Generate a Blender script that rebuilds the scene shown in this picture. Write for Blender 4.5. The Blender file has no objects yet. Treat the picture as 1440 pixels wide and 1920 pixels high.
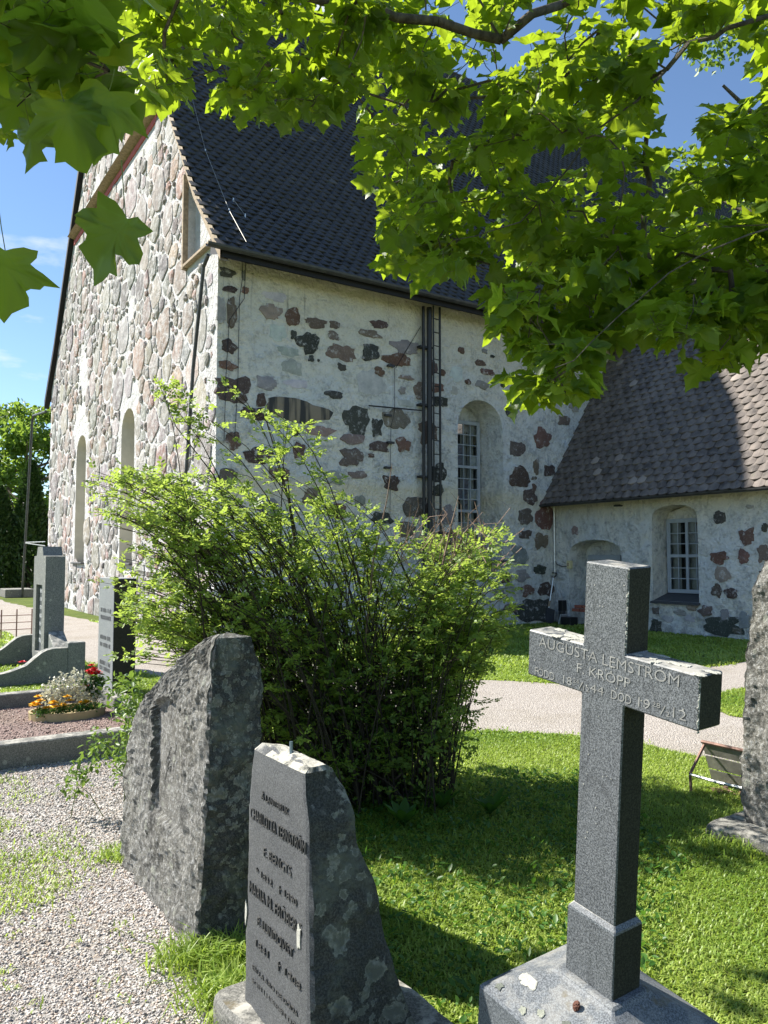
import bpy, bmesh, math, random
import numpy as np
from mathutils import Vector, Matrix, noise as mnoise
from mathutils.geometry import tessellate_polygon

R = math.radians
rng = np.random.default_rng(7)
random.seed(7)
scene = bpy.context.scene
COL = scene.collection

# ------------------------------------------------------------------ camera, sky, sun, exposure
EYE = np.array([0.0, 0.0, 1.6]); FPX = 1460.0; PITCH = R(3.41)
cam_data = bpy.data.cameras.new('camera'); cam = bpy.data.objects.new('camera', cam_data); COL.objects.link(cam)
cam_data.sensor_fit = 'VERTICAL'; cam_data.sensor_height = 24.0; cam_data.lens = FPX / 1920 * 24.0
cam_data.clip_start = 0.05; cam_data.clip_end = 2000
cam.location = EYE; cam.rotation_euler = (R(90) + PITCH, 0, 0)
scene.camera = cam

TH = R(56.5)                                             # heading of the nave
U = np.array([math.sin(TH), math.cos(TH), 0.0])          # along the nave, away to the right
V = np.array([-math.cos(TH), math.sin(TH), 0.0])         # along the west gable, away to the left
ZZ = np.array([0.0, 0.0, 1.0])
SUN_AZ, SUN_EL = R(52), R(43)
SUN = (-U * math.cos(SUN_AZ) + V * math.sin(SUN_AZ)) * math.cos(SUN_EL) + ZZ * math.sin(SUN_EL)

world = bpy.data.worlds.new('World'); scene.world = world; world.use_nodes = True
wn, wl = world.node_tree.nodes, world.node_tree.links
wn.clear()
w_out = wn.new('ShaderNodeOutputWorld'); w_bg = wn.new('ShaderNodeBackground')
sky = wn.new('ShaderNodeTexSky'); sky.sky_type = 'NISHITA'; sky.sun_disc = False
sky.sun_elevation = SUN_EL; sky.sun_rotation = math.atan2(SUN[0], SUN[1])
sky.air_density = 1.0; sky.dust_density = 0.0; sky.ozone_density = 4.0; sky.altitude = 50
w_tc = wn.new('ShaderNodeTexCoord'); w_map = wn.new('ShaderNodeMapping'); w_map.inputs['Scale'].default_value = (1, 1, 3.2)
w_map.inputs['Location'].default_value = (1.7, 0.6, 0.25)
w_noise = wn.new('ShaderNodeTexNoise'); w_noise.inputs['Scale'].default_value = 3.0; w_noise.inputs['Detail'].default_value = 8; w_noise.inputs['Roughness'].default_value = 0.55
w_ramp = wn.new('ShaderNodeValToRGB'); w_ramp.color_ramp.elements[0].position = 0.60; w_ramp.color_ramp.elements[1].position = 0.72
w_mix = wn.new('ShaderNodeMixRGB'); w_mix.inputs[2].default_value = (6.0, 6.2, 6.5, 1)
wl.new(w_tc.outputs['Generated'], w_map.inputs['Vector']); wl.new(w_map.outputs[0], w_noise.inputs['Vector'])
wl.new(w_noise.outputs['Fac'], w_ramp.inputs[0]); wl.new(w_ramp.outputs[0], w_mix.inputs[0])
wl.new(sky.outputs[0], w_mix.inputs[1]); wl.new(w_mix.outputs[0], w_bg.inputs['Color'])
w_bg.inputs['Strength'].default_value = 0.082
wl.new(w_bg.outputs[0], w_out.inputs['Surface'])

sun_data = bpy.data.lights.new('sun', 'SUN'); sun_data.energy = 5.0; sun_data.angle = R(0.53); sun_data.color = (1.0, 0.95, 0.86)
sun = bpy.data.objects.new('sun', sun_data); COL.objects.link(sun)
sun.rotation_euler = Vector(SUN).to_track_quat('Z', 'Y').to_euler(); sun.location = (-20, 10, 30)

vs = scene.view_settings
vs.view_transform = 'Standard'; vs.look = 'None'; vs.exposure = 1.22; vs.gamma = 1.0
scene.render.resolution_x, scene.render.resolution_y = 768, 1024
scene.cycles.use_denoising = True
scene.cycles.max_bounces = 5; scene.cycles.diffuse_bounces = 3; scene.cycles.transmission_bounces = 4

# ------------------------------------------------------------------ helpers
C0 = np.array([-3.167, 14.558, 0.0])                     # south-west corner of the nave
def CH(s, t, z): return C0 + U * s + V * t + ZZ * z      # church frame: s along nave, t along gable, z up
def ray(x, y):
    cx, cy = (x - 720) / FPX, (960 - y) / FPX
    return np.array([cx, math.cos(PITCH) - cy * math.sin(PITCH), math.sin(PITCH) + cy * math.cos(PITCH)])
def at(x, y, D): return EYE + ray(x, y) * (D / ray(x, y)[1])
def hit(x, y, P0, n):
    r = ray(x, y); return EYE + r * (np.dot(np.asarray(P0) - EYE, n) / np.dot(r, n))
def proj(P):
    d = np.atleast_2d(P) - EYE
    dep = d[:, 1] * math.cos(PITCH) + d[:, 2] * math.sin(PITCH); up = -d[:, 1] * math.sin(PITCH) + d[:, 2] * math.cos(PITCH)
    dep = np.maximum(dep, 1e-3)
    return 720 + FPX * d[:, 0] / dep, 960 - FPX * up / dep, dep
def nz(p, s=1.0, o=0.0): return mnoise.noise(Vector((float(p[0]) * s + o, float(p[1]) * s + o, float(p[2]) * s + o)))

def tag(o, label=None, cat=None, group=None, kind=None):
    if label: o['label'] = label
    if cat: o['category'] = cat
    if group: o['group'] = group
    if kind: o['kind'] = kind
    return o
def link(o, parent=None):
    COL.objects.link(o)
    if parent is not None: o.parent = parent
    return o
def empty(name, loc, label, cat, group=None):
    o = bpy.data.objects.new(name, None); o.empty_display_size = 0.1; link(o); o.location = tuple(loc)
    return tag(o, label, cat, group)
def root_inv(parent):
    """world -> local offset of a thing (empties are only translated; parts sit at its origin)"""
    off = np.zeros(3); p = parent
    while p is not None:
        off += np.array(p.location); p = p.parent
    return off
def mesh_obj(name, verts, faces, mat, parent=None, smooth=False, attrs=None, cols=None, origin=None):
    """verts in world metres; the part's own location stays at its parent's origin"""
    me = bpy.data.meshes.new(name)
    verts = np.asarray(verts, float)
    off = root_inv(parent) if parent is not None else (np.zeros(3) if origin is None else np.asarray(origin, float))
    verts = verts - off
    if isinstance(faces, np.ndarray):
        n, k = faces.shape
        me.vertices.add(len(verts)); me.vertices.foreach_set('co', verts.astype(np.float32).ravel())
        me.loops.add(n * k); me.loops.foreach_set('vertex_index', faces.astype(np.int32).ravel())
        me.polygons.add(n); me.polygons.foreach_set('loop_start', np.arange(0, n * k, k, dtype=np.int32))
        me.update(calc_edges=True); me.validate()
    else:
        me.from_pydata([tuple(v) for v in verts], [], faces); me.update()
    if smooth: me.polygons.foreach_set('use_smooth', np.ones(len(me.polygons), bool))
    for an, av in (attrs or {}).items():
        a = me.attributes.new(an, 'FLOAT', 'POINT'); a.data.foreach_set('value', np.asarray(av, np.float32))
    if cols is not None:
        a = me.attributes.new('col', 'FLOAT_COLOR', 'POINT')
        c = np.ones((len(verts), 4), np.float32); c[:, :3] = cols; a.data.foreach_set('color', c.ravel())
    if isinstance(mat, (list, tuple)):
        for m in mat: me.materials.append(m)
    else: me.materials.append(mat)
    o = bpy.data.objects.new(name, me)
    if parent is None and origin is not None: o.location = tuple(origin)
    return link(o, parent)

class MB:
    def __init__(s): s.v, s.f, s.c = [], [], []
    def add(s, verts, faces, col=None):
        b = len(s.v); s.v += [np.asarray(p, float) for p in verts]; s.f += [tuple(b + i for i in f) for f in faces]
        if col is not None: s.c += [col] * len(verts)
        return s
    def box(s, P, ax, ay, az, hx, hy, hz):
        """oriented box, centre P, half sizes"""
        P = np.asarray(P, float); vs_ = [P + ax * hx * i + ay * hy * j + az * hz * k for k in (-1, 1) for j in (-1, 1) for i in (-1, 1)]
        return s.add(vs_, [(0, 2, 3, 1), (4, 5, 7, 6), (0, 1, 5, 4), (2, 6, 7, 3), (0, 4, 6, 2), (1, 3, 7, 5)])
    def tube(s, pts, r, n=6, cap=True):
        pts = [np.asarray(p, float) for p in pts]; rs = r if hasattr(r, '__len__') else [r] * len(pts)
        rings = []; side = None
        for i, p in enumerate(pts):
            d = pts[min(i + 1, len(pts) - 1)] - pts[max(i - 1, 0)]; d = d / (np.linalg.norm(d) + 1e-9)
            if side is None:
                side = np.cross(d, ZZ if abs(d[2]) < .9 else U)
            side = side - d * np.dot(side, d); side /= np.linalg.norm(side) + 1e-9
            up = np.cross(d, side)
            rings.append([p + (side * math.cos(2 * math.pi * k / n) + up * math.sin(2 * math.pi * k / n)) * rs[i] for k in range(n)])
        vv = [q for rg in rings for q in rg]; ff = []
        for i in range(len(pts) - 1):
            for k in range(n):
                ff.append((i * n + k, i * n + (k + 1) % n, (i + 1) * n + (k + 1) % n, (i + 1) * n + k))
        if cap: ff += [tuple(range(n))[::-1], tuple(range((len(pts) - 1) * n, len(pts) * n))]
        return s.add(vv, ff)
    def poly(s, outer, holes=()):
        """flat polygon with holes, points in world space"""
        loops = [[Vector(p) for p in outer]] + [[Vector(p) for p in h] for h in holes]
        tri = tessellate_polygon(loops); flat = [p for l in loops for p in l]
        return s.add([np.array(p) for p in flat], [tuple(t) for t in tri])
    def build(s, name, mat, parent=None, smooth=False, bevel=0.0, origin=None):
        o = mesh_obj(name, np.array(s.v), s.f, mat, parent, smooth, cols=np.array(s.c) if s.c else None, origin=origin)
        bm = bmesh.new(); bm.from_mesh(o.data)
        bmesh.ops.recalc_face_normals(bm, faces=bm.faces)
        if bevel: bmesh.ops.bevel(bm, geom=list(bm.edges), offset=bevel, segments=1, affect='EDGES', clamp_overlap=True)
        bm.to_mesh(o.data); bm.free()
        if smooth: o.data.polygons.foreach_set('use_smooth', np.ones(len(o.data.polygons), bool))
        return o

def inpoly(px, py, poly):
    px, py = np.asarray(px), np.asarray(py); inside = np.zeros(px.shape, bool); n = len(poly)
    for i in range(n):
        x0, y0 = poly[i]; x1, y1 = poly[(i + 1) % n]
        if y0 == y1: continue
        c = ((y0 > py) != (y1 > py)) & (px < (x1 - x0) * (py - y0) / (y1 - y0) + x0)
        inside ^= c
    return inside

# ------------------------------------------------------------------ materials
class NT:
    def __init__(s, name):
        s.m = bpy.data.materials.new(name); s.m.use_nodes = True; s.n = s.m.node_tree.nodes; s.l = s.m.node_tree.links
        s.b = s.n['Principled BSDF']; s.out = s.n['Material Output']
    def node(s, t, **k):
        nd = s.n.new(t)
        for a, b in k.items():
            if a in nd.inputs: s.put(b, nd.inputs[a])
            else: setattr(nd, a, b)
        return nd
    def put(s, val, sock):
        if isinstance(val, bpy.types.NodeSocket): s.l.new(val, sock)
        elif isinstance(val, (tuple, list)) and sock.type == 'RGBA' and len(val) == 3: sock.default_value = (*val, 1)
        else: sock.default_value = val
    def pos(s, scale=(1, 1, 1), obj=False):
        g = s.node('ShaderNodeTexCoord').outputs['Object'] if obj else s.node('ShaderNodeNewGeometry').outputs['Position']
        mp = s.node('ShaderNodeMapping', Scale=scale); s.l.new(g, mp.inputs['Vector']); return mp.outputs[0]
    def noise(s, scale, detail=4, rough=0.55, vec=None, out='Fac', dist=0.0):
        nd = s.node('ShaderNodeTexNoise', Scale=scale, Detail=detail, Roughness=rough, Distortion=dist); s.l.new(vec if vec is not None else s.pos(), nd.inputs['Vector']); return nd.outputs[out]
    def voro(s, scale, vec=None, feature='F1', out='Distance', rand=1.0):
        nd = s.node('ShaderNodeTexVoronoi', Scale=scale, Randomness=rand); nd.feature = feature
        s.l.new(vec if vec is not None else s.pos(), nd.inputs['Vector']); return nd.outputs[out]
    def ramp(s, fac, a, b, ca=0.0, cb=1.0):
        nd = s.node('ShaderNodeMapRange', **{'From Min': a, 'From Max': b, 'To Min': ca, 'To Max': cb}); s.l.new(fac, nd.inputs['Value']); return nd.outputs[0]
    def mix(s, fac, a, b, mode='MIX'):
        nd = s.node('ShaderNodeMixRGB', blend_type=mode); s.put(fac, nd.inputs[0]); s.put(a, nd.inputs[1]); s.put(b, nd.inputs[2]); return nd.outputs[0]
    def math(s, op, a, b=0.0, clamp=False):
        nd = s.node('ShaderNodeMath', operation=op); nd.use_clamp = clamp; s.put(a, nd.inputs[0]); s.put(b, nd.inputs[1]); return nd.outputs[0]
    def attr(s, name, out='Fac'): return s.node('ShaderNodeAttribute', attribute_name=name).outputs[out]
    def orand(s): return s.node('ShaderNodeObjectInfo').outputs['Random']
    def bump(s, h, strength=0.5, dist=0.01):
        nd = s.node('ShaderNodeBump', Strength=strength, Distance=dist); s.l.new(h, nd.inputs['Height']); s.l.new(nd.outputs[0], s.b.inputs['Normal']); return nd
    def set(s, col=None, rough=None, metal=None, spec=None):
        if col is not None: s.put(col, s.b.inputs['Base Color'])
        if rough is not None: s.put(rough, s.b.inputs['Roughness'])
        if metal is not None: s.put(metal, s.b.inputs['Metallic'])
        if spec is not None: s.put(spec, s.b.inputs['Specular IOR Level'])
        return s.m

def simple(name, col, rough=0.7, metal=0.0, spec=0.4, var=0.25, scale=8.0, bump=0.2):
    t = NT(name); n = t.noise(scale, 5)
    c = t.mix(t.ramp(n, 0.3, 0.7), tuple(x * (1 - var) for x in col), tuple(min(1, x * (1 + var)) for x in col))
    if bump: t.bump(t.noise(scale * 6, 4), bump, 0.005)
    return t.set(c, rough, metal, spec)

def mat_plaster():
    t = NT('limewash_plaster')
    big = t.noise(0.9, 5, 0.6); mid = t.noise(3.5, 6, 0.65); fine = t.noise(14, 6, 0.7)
    streak = t.noise(1.0, 6, 0.7, t.pos((9, 9, 0.5)))
    c = t.mix(t.ramp(big, 0.35, 0.65), (0.59, 0.615, 0.625), (0.69, 0.665, 0.59))
    c = t.mix(t.math('MULTIPLY', t.ramp(mid, 0.47, 0.62, 0, 0.75), t.ramp(fine, .38, .58)), c, (0.34, 0.35, 0.35))
    c = t.mix(t.ramp(fine, 0.57, 0.70, 0, 0.5), c, (0.33, 0.33, 0.32))
    c = t.mix(t.ramp(t.noise(5.5, 3, .5, t.pos((1, 1, 1.5))), .60, .66, 0, .6), c, t.mix(t.ramp(t.noise(22, 4), .4, .6), (0.24, 0.24, 0.235), (0.52, 0.52, 0.51)))
    c = t.mix(t.ramp(mid, 0.25, 0.4, 0.7, 0), c, (0.78, 0.79, 0.785))
    hgt = t.node('ShaderNodeSeparateXYZ'); t.l.new(t.pos(), hgt.inputs[0])
    top = t.math('MAXIMUM', t.math('MULTIPLY', t.ramp(hgt.outputs[2], 5.0, 7.2), 1.0), t.math('MULTIPLY', t.ramp(hgt.outputs[2], 2.35, 2.95), t.ramp(hgt.outputs[2], 3.3, 3.1)))
    c = t.mix(t.math('MULTIPLY', top, 0.65), c, (0.68, 0.60, 0.42))                                     # ochre tint growing towards the eaves
    c = t.mix(t.math('MULTIPLY', t.ramp(streak, 0.6, 0.72), t.math('MULTIPLY', top, 0.75)), c, (0.16, 0.15, 0.13))
    c = t.mix(t.math('MULTIPLY', t.ramp(hgt.outputs[2], 1.1, 0.1), t.ramp(mid, 0.4, 0.6, 0, .8)), c, (0.33, 0.32, 0.30))
    h = t.math('ADD', t.math('MULTIPLY', t.noise(2.2, 4), 1.2), t.math('ADD', t.math('MULTIPLY', mid, 0.9), t.math('MULTIPLY', t.noise(18, 5), 0.25)))
    t.bump(h, 1.0, 0.13)
    return t.set(c, 0.92, 0, 0.2)
def mat_mortar():
    t = NT('rough_white_mortar')
    mid = t.noise(2.5, 6, 0.65); fine = t.noise(11, 6, 0.7)
    c = t.mix(t.ramp(mid, 0.35, 0.65), (0.60, 0.585, 0.575), (0.72, 0.71, 0.70))
    c = t.mix(t.ramp(fine, 0.55, 0.72, 0, 0.65), c, (0.42, 0.39, 0.37))
    t.bump(t.math('ADD', t.math('MULTIPLY', mid, 1.5), fine), 1.0, 0.10)
    return t.set(c, 0.95, 0, 0.15)
def mat_stone():
    t = NT('fieldstone')
    base = t.attr('col', 'Color'); n = t.noise(5, 6, 0.65); f = t.noise(30, 4, 0.6)
    c = t.mix(1.0, base, t.mix(t.ramp(n, 0.3, 0.7), (0.72, 0.72, 0.74), (1.22, 1.18, 1.12)), 'MULTIPLY')
    c = t.mix(t.ramp(f, 0.56, 0.75, 0, 0.5), c, t.mix(0.55, c, (0.6, 0.6, 0.58)))
    c = t.mix(t.ramp(t.noise(7, 7, .75), 0.55, 0.66, 0, .75), c, (0.58, 0.57, 0.56))          # smears of limewash
    t.bump(t.math('ADD', n, t.math('MULTIPLY', f, 0.4)), 0.7, 0.04)
    return t.set(c, 0.88, 0, 0.25)
def mat_gable_stone():
    t = NT('limed_fieldstone')
    base = t.attr('col', 'Color'); n = t.noise(5, 6, 0.65); f = t.noise(30, 4, 0.6)
    c = t.mix(1.0, base, t.mix(t.ramp(n, 0.3, 0.7), (0.74, 0.74, 0.75), (1.2, 1.18, 1.14)), 'MULTIPLY')
    c = t.mix(t.ramp(f, 0.54, 0.72, 0, 0.5), c, t.mix(0.5, c, (0.6, 0.6, 0.58)))
    c = t.mix(t.ramp(t.noise(4.2, 8, .78), 0.46, 0.62, 0, .85), c, (0.56, 0.545, 0.535))
    t.bump(t.math('ADD', n, t.math('MULTIPLY', f, 0.5)), 0.9, 0.06)
    return t.set(c, 0.9, 0, 0.2)
def mat_stripe():
    t = NT('banded_fieldstone')
    w = t.noise(1.0, 3, 0.5, t.pos((7, 7, 0.6)))
    c = t.mix(t.ramp(w, 0.42, 0.56), (0.05, 0.05, 0.05), (0.24, 0.20, 0.15)); t.bump(t.noise(12, 5), 0.5, 0.03)
    return t.set(c, 0.88, 0, 0.25)
def mat_tile(name, lo, hi, dry):
    t = NT(name)
    r = t.attr('rnd'); n = t.noise(6, 5); st = t.noise(1, 4, 0.6, t.pos((22, 22, 4)))
    c = t.mix(r, lo, hi)
    c = t.mix(t.ramp(n, 0.35, 0.7), c, t.mix(0.5, c, dry))
    c = t.mix(t.ramp(st, 0.58, 0.8, 0, .5), c, dry)
    t.bump(t.math('ADD', st, t.noise(40, 3)), 0.35, 0.006)
    c = t.mix(t.ramp(t.noise(.8, 5, .65), .52, .68, 0, .6), c, t.mix(.5, c, dry)); c = t.mix(t.ramp(t.noise(2.3, 6, .7), .62, .72, 0, .5), c, (0.075, 0.085, 0.04)); c = t.mix(t.ramp(r, .93, .97), c, dry)
    return t.set(c, t.ramp(n, 0.3, 0.7, 0.55, 0.75), 0, 0.35)
def mat_granite(name, lo, hi, scale, rough, lichen=0.6, spec=0.5, veins=False, top=1.0):
    t = NT(name)
    s1 = t.noise(scale, 3, 0.75); s2 = t.voro(scale * 0.9); cloud = t.noise(5, 5)
    c = t.mix(t.ramp(s1, 0.42, 0.62), lo, hi)
    c = t.mix(t.ramp(s2, 0.12, 0.2, 0.5, 0), c, tuple(min(1, x * 2.0) for x in hi))
    c = t.mix(1.0, c, t.mix(cloud, (0.75, 0.77, 0.8), (1.2, 1.2, 1.18)), 'MULTIPLY')
    if veins:
        vn = t.noise(2.0, 3, 0.5, t.pos((2.5, 2.5, 0.9)), dist=1.2)
        c = t.mix(t.ramp(t.math('ABSOLUTE', t.math('SUBTRACT', vn, 0.5)), 0.0, 0.02, 0.35, 0), c, tuple(x * 0.5 for x in lo))
    sp = t.node('ShaderNodeSeparateXYZ'); t.l.new(t.node('ShaderNodeNewGeometry').outputs['Normal'], sp.inputs[0])
    topm = t.ramp(sp.outputs[2], 0.55, 0.8)
    c = t.mix(t.math('MULTIPLY', topm, t.ramp(t.noise(13, 6, 0.65), 0.46, 0.60, 0, 0.75 * top)), c, (0.46, 0.44, 0.39))       # lichen crust settles on the top faces
    c = t.mix(t.math('MULTIPLY', topm, t.ramp(t.noise(14, 5, 0.6), 0.6, 0.7, 0, 0.9)), c, (0.13, 0.11, 0.07))
    if lichen:
        vd = t.voro(11); on = t.ramp(t.noise(3.2, 3), 0.47, 0.55)
        c = t.mix(t.math('MULTIPLY', t.math('MULTIPLY', t.ramp(vd, 0.24, 0.20), on), lichen), c, (0.44, 0.45, 0.38))
    t.bump(t.noise(60, 4), 0.18, 0.003)
    rr = t.math('ADD', t.math('MULTIPLY', topm, 0.35), rough, True)
    return t.set(c, rr, 0, spec)
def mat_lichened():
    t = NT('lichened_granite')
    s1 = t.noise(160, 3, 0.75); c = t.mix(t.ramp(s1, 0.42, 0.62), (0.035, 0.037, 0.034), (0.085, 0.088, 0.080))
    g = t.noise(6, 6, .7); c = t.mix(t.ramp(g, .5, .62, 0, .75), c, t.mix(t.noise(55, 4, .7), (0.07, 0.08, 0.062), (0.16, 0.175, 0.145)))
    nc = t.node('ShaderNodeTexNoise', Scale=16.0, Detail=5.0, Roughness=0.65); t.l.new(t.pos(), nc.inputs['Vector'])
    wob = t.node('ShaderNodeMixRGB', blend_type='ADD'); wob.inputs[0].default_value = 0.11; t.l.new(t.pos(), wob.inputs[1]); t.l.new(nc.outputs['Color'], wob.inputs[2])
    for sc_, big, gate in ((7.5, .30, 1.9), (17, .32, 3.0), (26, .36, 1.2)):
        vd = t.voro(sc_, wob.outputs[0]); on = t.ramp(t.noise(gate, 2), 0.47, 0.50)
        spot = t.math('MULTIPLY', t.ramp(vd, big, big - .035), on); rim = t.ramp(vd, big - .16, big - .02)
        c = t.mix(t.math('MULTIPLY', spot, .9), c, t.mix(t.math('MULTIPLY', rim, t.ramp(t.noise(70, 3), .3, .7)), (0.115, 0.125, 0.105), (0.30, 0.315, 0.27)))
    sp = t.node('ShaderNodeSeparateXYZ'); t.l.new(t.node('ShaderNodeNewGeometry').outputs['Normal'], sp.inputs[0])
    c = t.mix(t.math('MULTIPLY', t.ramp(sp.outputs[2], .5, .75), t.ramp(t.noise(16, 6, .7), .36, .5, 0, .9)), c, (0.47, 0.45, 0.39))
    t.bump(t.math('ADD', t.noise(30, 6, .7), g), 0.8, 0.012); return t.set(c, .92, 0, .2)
def mat_rock():
    t = NT('rough_rock')
    n = t.noise(9, 8, 0.75, t.pos((1.0, 1.0, 0.8))); f = t.noise(46, 6, 0.78); g = t.noise(2.2, 4)
    c = t.mix(t.ramp(n, 0.3, 0.7), (0.095, 0.095, 0.088), (0.38, 0.37, 0.34))
    c = t.mix(t.ramp(g, 0.4, 0.65, 0, 0.5), c, (0.22, 0.205, 0.165))
    c = t.mix(t.ramp(f, 0.51, 0.62, 0, 0.85), c, (0.58, 0.58, 0.56))
    c = t.mix(t.ramp(f, 0.32, 0.45, 0.8, 0), c, (0.03, 0.03, 0.028))
    c = t.mix(t.ramp(t.noise(2.6, 6, .7, t.pos((1.6, 1.6, .55))), .54, .66, 0, .7), c, t.mix(t.ramp(f, .45, .6), (0.035, 0.035, 0.033), (0.16, 0.155, 0.15)))
    wob = t.node('ShaderNodeMixRGB', blend_type='ADD'); wob.inputs[0].default_value = 0.06
    t.l.new(t.pos(), wob.inputs[1]); nc = t.node('ShaderNodeTexNoise', Scale=20.0); t.l.new(t.pos(), nc.inputs['Vector']); t.l.new(nc.outputs['Color'], wob.inputs[2])
    vd = t.voro(13, wob.outputs[0]); size = t.ramp(t.noise(5, 2), 0.4, 0.7, 0.12, 0.34)
    spot = t.ramp(t.math('SUBTRACT', size, vd), 0.0, 0.03)
    c = t.mix(t.math('MULTIPLY', spot, t.ramp(t.noise(1.6, 3), 0.44, 0.52, 0.0, 0.95)), c, t.mix(t.noise(30, 3), (0.30, 0.31, 0.25), (0.48, 0.49, 0.43)))
    t.bump(t.math('ADD', t.math('MULTIPLY', n, 1.4), f), 1.0, 0.035)
    return t.set(c, 0.9, 0, 0.25)
def mat_ground():
    t = NT('lawn_soil')
    n = t.noise(1.3, 5); f = t.noise(30, 5, .7)
    c = t.mix(t.ramp(n, 0.35, 0.65), (0.085, 0.125, 0.025), (0.15, 0.18, 0.04)); c = t.mix(t.ramp(f, 0.4, 0.65, 0, .6), c, (0.035, 0.05, 0.016))
    t.bump(f, 0.8, 0.03); return t.set(c, 0.95, 0, 0.1)
def mat_gravel(name, ca, cb, cc, sc):
    t = NT(name)
    vc = t.voro(sc, out='Color'); vd = t.voro(sc); n = t.noise(1.1, 5)
    sp = t.node('ShaderNodeSeparateXYZ'); t.l.new(vc, sp.inputs[0])
    c = t.mix(sp.outputs[0], ca, cb); c = t.mix(t.ramp(sp.outputs[1], 0.7, 1.0, 0, .8), c, cc)
    c = t.mix(t.ramp(vd, 0.35, 0.7, 0, 0.6), c, tuple(x * .3 for x in ca))
    c = t.mix(t.ramp(n, 0.5, 0.72, 0, .35), c, (0.20, 0.17, 0.11))
    t.bump(t.ramp(vd, 0, .6, 1, 0), 0.8, 0.012); return t.set(c, 0.95, 0, 0.2)
def mat_leaf(name, lo, hi, trans, tw=0.5, veins=False, rough=0.45):
    t = NT(name)
    r = t.attr('rnd') if not veins else t.node('ShaderNodeMath', operation='ADD').outputs[0]
    if veins:
        nd = r.node; t.put(t.attr('rnd'), nd.inputs[0]); t.put(t.orand(), nd.inputs[1])
        r = t.math('FRACT', r)
    c = t.mix(r, lo, hi); tc = t.mix(r, tuple(x * 0.8 for x in trans), trans)
    if veins:
        lc = t.attr('lc', 'Vector'); sp = t.node('ShaderNodeSeparateXYZ'); t.l.new(lc, sp.inputs[0])
        ax = t.math('ABSOLUTE', sp.outputs[0]); y = sp.outputs[1]; d = ax
        for a in (38, 78):
            d = t.math('MINIMUM', d, t.math('ABSOLUTE', t.math('SUBTRACT', t.math('MULTIPLY', ax, math.cos(R(a))), t.math('MULTIPLY', y, math.sin(R(a))))))
        vm = t.ramp(d, 0.006, 0.016, 0.55, 0)
        c = t.mix(vm, c, tuple(min(1, x * 2.2) for x in hi)); tc = t.mix(vm, tc, tuple(x * .55 for x in trans))
        t.bump(t.noise(60, 3), 0.15, 0.003)
    t.set(c, rough, 0, 0.4)
    tr = t.node('ShaderNodeBsdfTranslucent', Color=tc); mx = t.node('ShaderNodeMixShader', Fac=tw)
    t.l.new(t.b.outputs[0], mx.inputs[1]); t.l.new(tr.outputs[0], mx.inputs[2]); t.l.new(mx.outputs[0], t.out.inputs['Surface'])
    return t.m
def mat_bark(name, lo, hi):
    t = NT(name); n = t.noise(8, 6, .65, t.pos((3, 3, 1)))
    t.bump(n, 0.8, 0.02); return t.set(t.mix(t.ramp(n, .35, .65), lo, hi), 0.9, 0, 0.2)
def mat_glass():
    t = NT('window_glass'); t.bump(t.noise(3, 2), 0.08, 0.02)
    return t.set((0.015, 0.018, 0.02), 0.06, 0, 0.6)

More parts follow.
